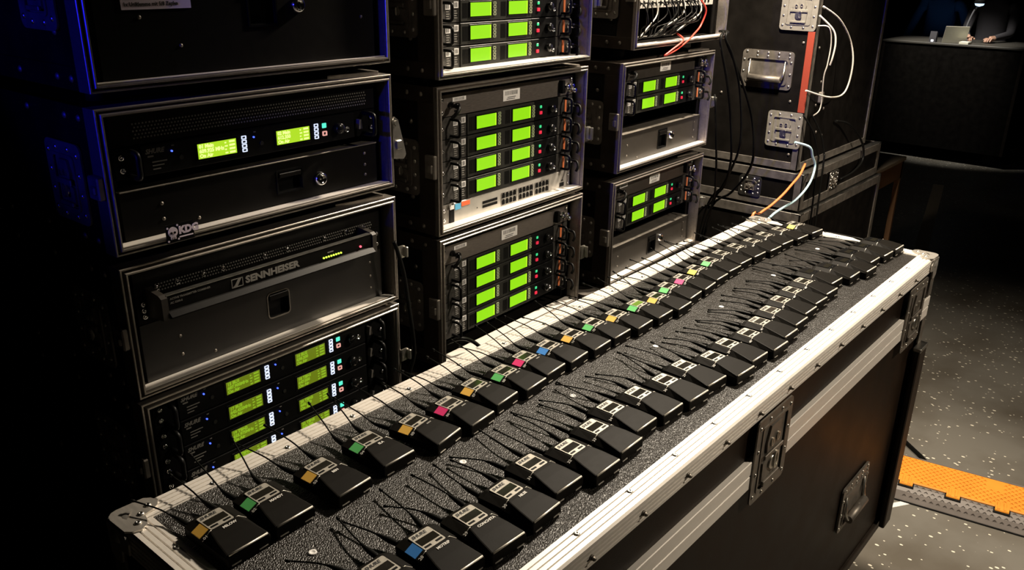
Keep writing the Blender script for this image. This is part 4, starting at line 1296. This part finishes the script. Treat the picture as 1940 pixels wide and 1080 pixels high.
# local x runs along the ramp, local y towards the far side
S0, S1, RH = -.40, 1.75, .050
sec = [(.0, 0), (.004, .006), (.022, .030), (.044, .044), (.057, .0465), (.057, .0), ]
MB().prism(sec, S0, S1, 'x').build('near_slope', 'ramp_b', rp)
MB().prism([(.304 - a, b) for a, b in sec], S0, S1, 'x').build('far_slope', 'ramp_b', rp)
MB().box(S0, S1, .0575, .2465, .0, .041).build('channel_base', 'rubber', rp)
MB().box(S0, S1, -.005, .001, 0, .0045, .001).build('base_shadow', 'rubber', rp)  # dark strip standing in for the shadow line under the near edge
MB().box(S0, S1, .0625, .2415, .041, .0500, .003).build('lid', 'ramp_o', rp)
k = -2
while .062 + .152 * k < S1 - .06:
    s0 = .030 + .152 * k
    if s0 > S0:
        MB().prism([(.0345, .0385), (.0345, .0420), (.046, .0462), (.060, .0474), (.060, .040)], s0 - .0045, s0 + .0475, 'x').build('lug_pocket', 'rubber', rp)
        lug = MB().prism([(.040, .0455), (.042, .0500), (.066, .0525), (.066, .0415)], s0, s0 + .043, 'x').build('hinge_lug', 'ramp_o', rp)
        MB().box(s0 + .006, s0 + .015, .046, .092, .0500, .0530, .001).box(s0 + .026, s0 + .035, .046, .092, .0500, .0530, .001).build('lug_rib', 'ramp_o', lug)
    k += 1
tb, tk = MB(), MB()
def chev(mb, s, y, z, dz=0, q=.0042):
    vs = [(s - q, y - q * .6, z), (s, y + q * .7, z), (s + q, y - q * .6, z), (s, y - q * .05, z), (s, y, z + .0042)]
    mb.add(vs, [(0, 1, 4), (1, 2, 4), (2, 3, 4), (3, 0, 4)])
i = 0
s = -.1
while s < .9:
    for j in range(12):
        y = .076 + .0138 * j
        ss = s + (.0110 if j % 2 else 0)
        ph = (ss - .030) % .152
        if y < .1 and ph < .049:
            continue
        if .30 < ss < .36 and y > .165 or .452 < ss < .53 and .10 < y < .165:
            continue
        chev(tb, ss, y, .0500, q=.0075)
    for j, (y, z) in enumerate(((.014, .0205), (.025, .0325), (.036, .0395), (.050, .0455))):
        ss = s + (.0110 if j % 2 else 0)
        ph = (ss - .030) % .152
        if j > 1 and ph < .05:
            continue
        if ss < .045 and ss > -.05:
            continue
        chev(tk, ss, y, z, q=.0075)
    s += .0220
stuff(tb.build('lid_tread', 'ramp_o', rp))
stuff(tk.build('slope_tread', 'ramp_b', rp))
em = MB()
ring(em, rrect(.455, .525, .106, .160, .003, 2), rrect(.4575, .5225, .1085, .1575, .002, 2), .0495, .0512, 'z')
em.cyl((.480, .144, .0500), .0045, .0012, 'z', 10).prism([(.474, .138), (.486, .136), (.497, .120), (.492, .117), (.482, .128), (.470, .116), (.465, .119), (.476, .131)], .0495, .0512, 'z')
em.build('emblem', 'ramp_o', rp)
cable([(3.75, 1.00, .008), (3.42, .80, .008), (3.287, .697, .008), (3.186, .590, .008), (3.125, .535, .008)], .008, 'cable_b', 'thick black cable on the floor running up to the orange cable ramp')
def strip(p, q, wd, label, m):
    p, q = Vector(p), Vector(q)
    d = q - p
    o = MB().box(0, d.length, -wd / 2, wd / 2, 0, .0008).build('floor_tape', m, None, (p.x, p.y, .0002))
    o.rotation_euler = (0, 0, math.atan2(d.y, d.x))
    return tag(o, label, 'tape')
strip((2.70, .632), (2.852, .535), .022, 'white tape strip on the floor beside the ramp and case corner', 'white')
strip((7.95, 1.80), (5.5, 1.28), .085, 'pale tape line on the dark floor beyond the flight case', mat('tan_tape', (.60, .50, .36), .6))

# ------------------------------------------------------------------ stand behind
t = thing('folding_stand', 'low brown stand with thin legs in the dark beyond the flight case', 'stand', (3.8, 1.17, 0))
MB().box(0, .62, 0, .14, .885, .905, .003).build('top_board', mat('worn_pale_board', (.30, .25, .19), .5), t)
WD = mat('brown_painted_wood', (.16, .085, .04), .55)
MB().box(.01, .61, .005, .02, .80, .885).box(.01, .61, .12, .135, .80, .885).build('apron', WD, t)
for x in (.02, .58):
    for y in (.005, .11):
        MB().box(x, x + .025, y, y + .025, 0, .885, .002).build('leg', WD, t)

# ------------------------------------------------------------------ far desk with a person
t = thing('desk_case', 'tall dark case used as a desk in the far darkness', 'flight case', (9.0, 1.55, 0))
MB().box(0, .75, 0, 1.25, .12, 1.09, .004).build('body', 'ply', t)
MB().box(-.01, .76, -.01, 1.26, 1.09, 1.112, .004).build('top', mat('dull_grey_top', (.055, .05, .042), .5), t)
for a, b, c, d in ((-.006, .02, -.006, .02), (-.006, .02, 1.23, 1.256), (.73, .756, -.006, .02), (.73, .756, 1.23, 1.256)):
    MB().box(a, b, c, d, .12, 1.09).build('corner_post', 'alu_side', t)
for x in (.1, .65):
    for y in (.12, 1.13):
        MB().box(x - .03, x + .03, y - .03, y + .03, .10, .12).cyl((x - .02, y, .055), .055, .04, 'x', 16).build('castor', 'rubber', t)
o = MB().box(-.105, .105, -.0015, .0015, 0, .165, .0005).build('note_sheet', 'paper_lit', None, (9.12, 2.19, 1.1135))
o.rotation_euler = (math.radians(22), 0, math.radians(-62))
tag(o, 'cream sheet propped upright on the far dark desk', 'paper')
o = MB().box(-.06, .06, -.04, .04, 0, .022, .001).build('paper_stack', 'paper_lit', None, (9.05, 2.07, 1.1125))
tag(o, 'small pale stack of paper lying before the person at the desk', 'paper')
o = thing('desk_phone', 'small dark handset with a bright spot on the far desk', 'phone', (9.06, 2.36, 1.1125))
MB().prism([(-.03, 0), (.03, 0), (.024, .085), (-.012, .10), (-.026, .04)], -.03, .03, 'y').build('body', 'cloth_dark', o)
MB().box(-.033, -.024, -.012, .012, .004, .024, .002).build('bright_key', mat('lit_key', (.6, .6, .6), .4, emit=(.9, .92, 1), es=1), o)

o = thing('desk_lamp', 'small bright lamp on a thin grey stem at the far desk', 'lamp', (9.22, 2.10, 1.1125))
MB().cyl((0, 0, 0), .05, .012, 'z', 16).build('base', 'cloth_dark', o)
MB().tube(catmull([(0, 0, .01), (.02, .03, .12), (.01, .0, .26), (-.03, -.05, .36)], 5), .009, 8).build('stem', mat('grey_stem', (.12, .12, .13), .5), o)
MB().lathe([(.004, .05), (.03, .045), (.055, -.01), (.050, -.012), (.003, .0)], (-.035, -.055, .375), n=16).build('shade', 'gloss', o)
MB().lathe([(.003, -.040), (.034, -.030), (.044, -.008), (.003, -.004)], (-.035, -.055, .375), n=14).build('bulb', mat('cold_white_bulb', (.8, .8, .8), .4, emit=(.55, .75, 1), es=1.6), o)

def skinned(name, joints, edges, mat_name, parent=None, root=0, sub=2):
    me = bpy.data.meshes.new(name)
    me.from_pydata([j[:3] for j in joints], edges, [])
    o = link(name, me, parent)
    sk = o.modifiers.new('skin', 'SKIN')
    for i, j in enumerate(joints):
        v = me.skin_vertices[0].data[i]
        v.radius = (j[3], j[4] if len(j) > 4 else j[3])
        v.use_root = i == root
    sb = o.modifiers.new('sub', 'SUBSURF')
    sb.levels = sb.render_levels = sub
    bpy.context.view_layer.update()
    dg = bpy.context.evaluated_depsgraph_get()
    m2 = bpy.data.meshes.new_from_object(o.evaluated_get(dg))
    o.modifiers.clear()
    o.data = m2
    m2.materials.clear()
    m2.materials.append(M[mat_name] if isinstance(mat_name, str) else mat_name)
    for p in m2.polygons:
        p.use_smooth = True
    return o
def person(loc, rz, label, hands, cloth, seed=0):
    """standing figure facing local -x; hands = two target points in local space"""
    t = thing('person', label, 'person', loc, rz)
    J = [(0, 0, .94, .13, .16), (0, 0, 1.12, .115, .15), (-.02, 0, 1.30, .125, .17), (-.03, 0, 1.43, .09, .15), (-.035, 0, 1.50, .055), (-.05, 0, 1.57, .055),
         (-.06, 0, 1.66, .092, .075), (-.055, 0, 1.735, .075, .065)]
    E = [(0, 1), (1, 2), (2, 3), (3, 4), (4, 5), (5, 6), (6, 7)]
    fing = []
    for s_, hd in zip((-1, 1), hands):
        h = Vector(hd)
        sh = Vector((-.03, s_ * .19, 1.41))
        mid = (sh + h) / 2
        el = mid + Vector((.07, s_ * .06, -.10))
        b = len(J)
        J += [(*sh, .055), (*el, .042), (*(el + (h - el) * .78), .029), (*(el + (h - el) * .92), .030, .018), (*h, .034, .016)]
        E += [(3, b), (b, b + 1), (b + 1, b + 2), (b + 2, b + 3), (b + 3, b + 4)]
        d = (h - el).normalized()
        side = d.cross(Vector((0, 0, 1))).normalized()
        for k in range(4):
            o0 = h + side * (.024 - .016 * k) - d * .02
            l = (.075, .085, .080, .062)[k]
            fing.append([(*o0, .0085), (*(o0 + d * l * .55 + Vector((0, 0, .006))), .0085), (*(o0 + d * l * .85 + Vector((0, 0, -.008))), .0075), (*(o0 + d * l + Vector((0, 0, -.024))), .0065)])
        o0 = h - d * .05 + side * .02 * (-s_)
        fing.append([(*o0, .010), (*(o0 + d * .03 + side * .03 * -s_), .0095), (*(o0 + d * .062 + side * .034 * -s_ + Vector((0, 0, -.01))), .0075)])
        for_leg = len(J)
        J += [(0, s_ * .10, .88, .095), (-.01, s_ * .11, .50, .060), (.01, s_ * .11, .09, .042), (-.05, s_ * .115, .045, .040), (-.13, s_ * .12, .035, .035)]
        E += [(0, for_leg), (for_leg, for_leg + 1), (for_leg + 1, for_leg + 2), (for_leg + 2, for_leg + 3), (for_leg + 3, for_leg + 4)]
    b = skinned('body', J, E, cloth, t)
    sk = M['skin']
    b.data.materials.append(sk)
    for p in b.data.polygons:
        c = p.center
        if c.z > 1.53 or any((c - Vector(h)).length < .075 for h in hands):
            p.material_index = 1
    for f in fing:
        skinned('finger', f, [(i, i + 1) for i in range(len(f) - 1)], 'skin', t, sub=1)
    MB().lathe([(.003, -.012), (.092, -.01), (.098, .03), (.088, .075), (.055, .105), (.003, .115)], (-.045, 0, 1.69), n=18).build('hair', 'hair', t)
    for s_ in (-1, 1):
        MB().lathe([(.0003, -.012), (.010, -.006), (.012, 0), (.010, .006), (.0003, .012)], (-.145, s_ * .033, 1.665), n=10).build('eye', 'white', t)
        MB().lathe([(.0003, -.022), (.012, -.012), (.016, .005), (.009, .022), (.0003, .026)], (-.05, s_ * .088, 1.655), n=8).build('ear', 'skin', t)
    MB().prism([(-.15, 1.675), (-.178, 1.625), (-.15, 1.617)], -.012, .012, 'y').build('nose', 'skin', t)
    MB().box(-.148, -.138, -.024, .024, 1.592, 1.601, .002).build('mouth', mat('lip', (.30, .10, .08), .5), t)
    return t
person((9.95, 2.05, 0), 0, 'person in dark grey clothes leaning on the far desk with both hands near papers', [(-.62, -.05, 1.165), (-.60, .02, 1.175)] and [(-.60, -.12, 1.150), (-.60, .07, 1.150)], 'cloth_dark')
person((10.2, 2.62, 0), .1, 'person in a blue top standing behind the far desk with arms lowered', [(-.16, -.30, .98), (-.16, .30, .98)], 'cloth_blue')
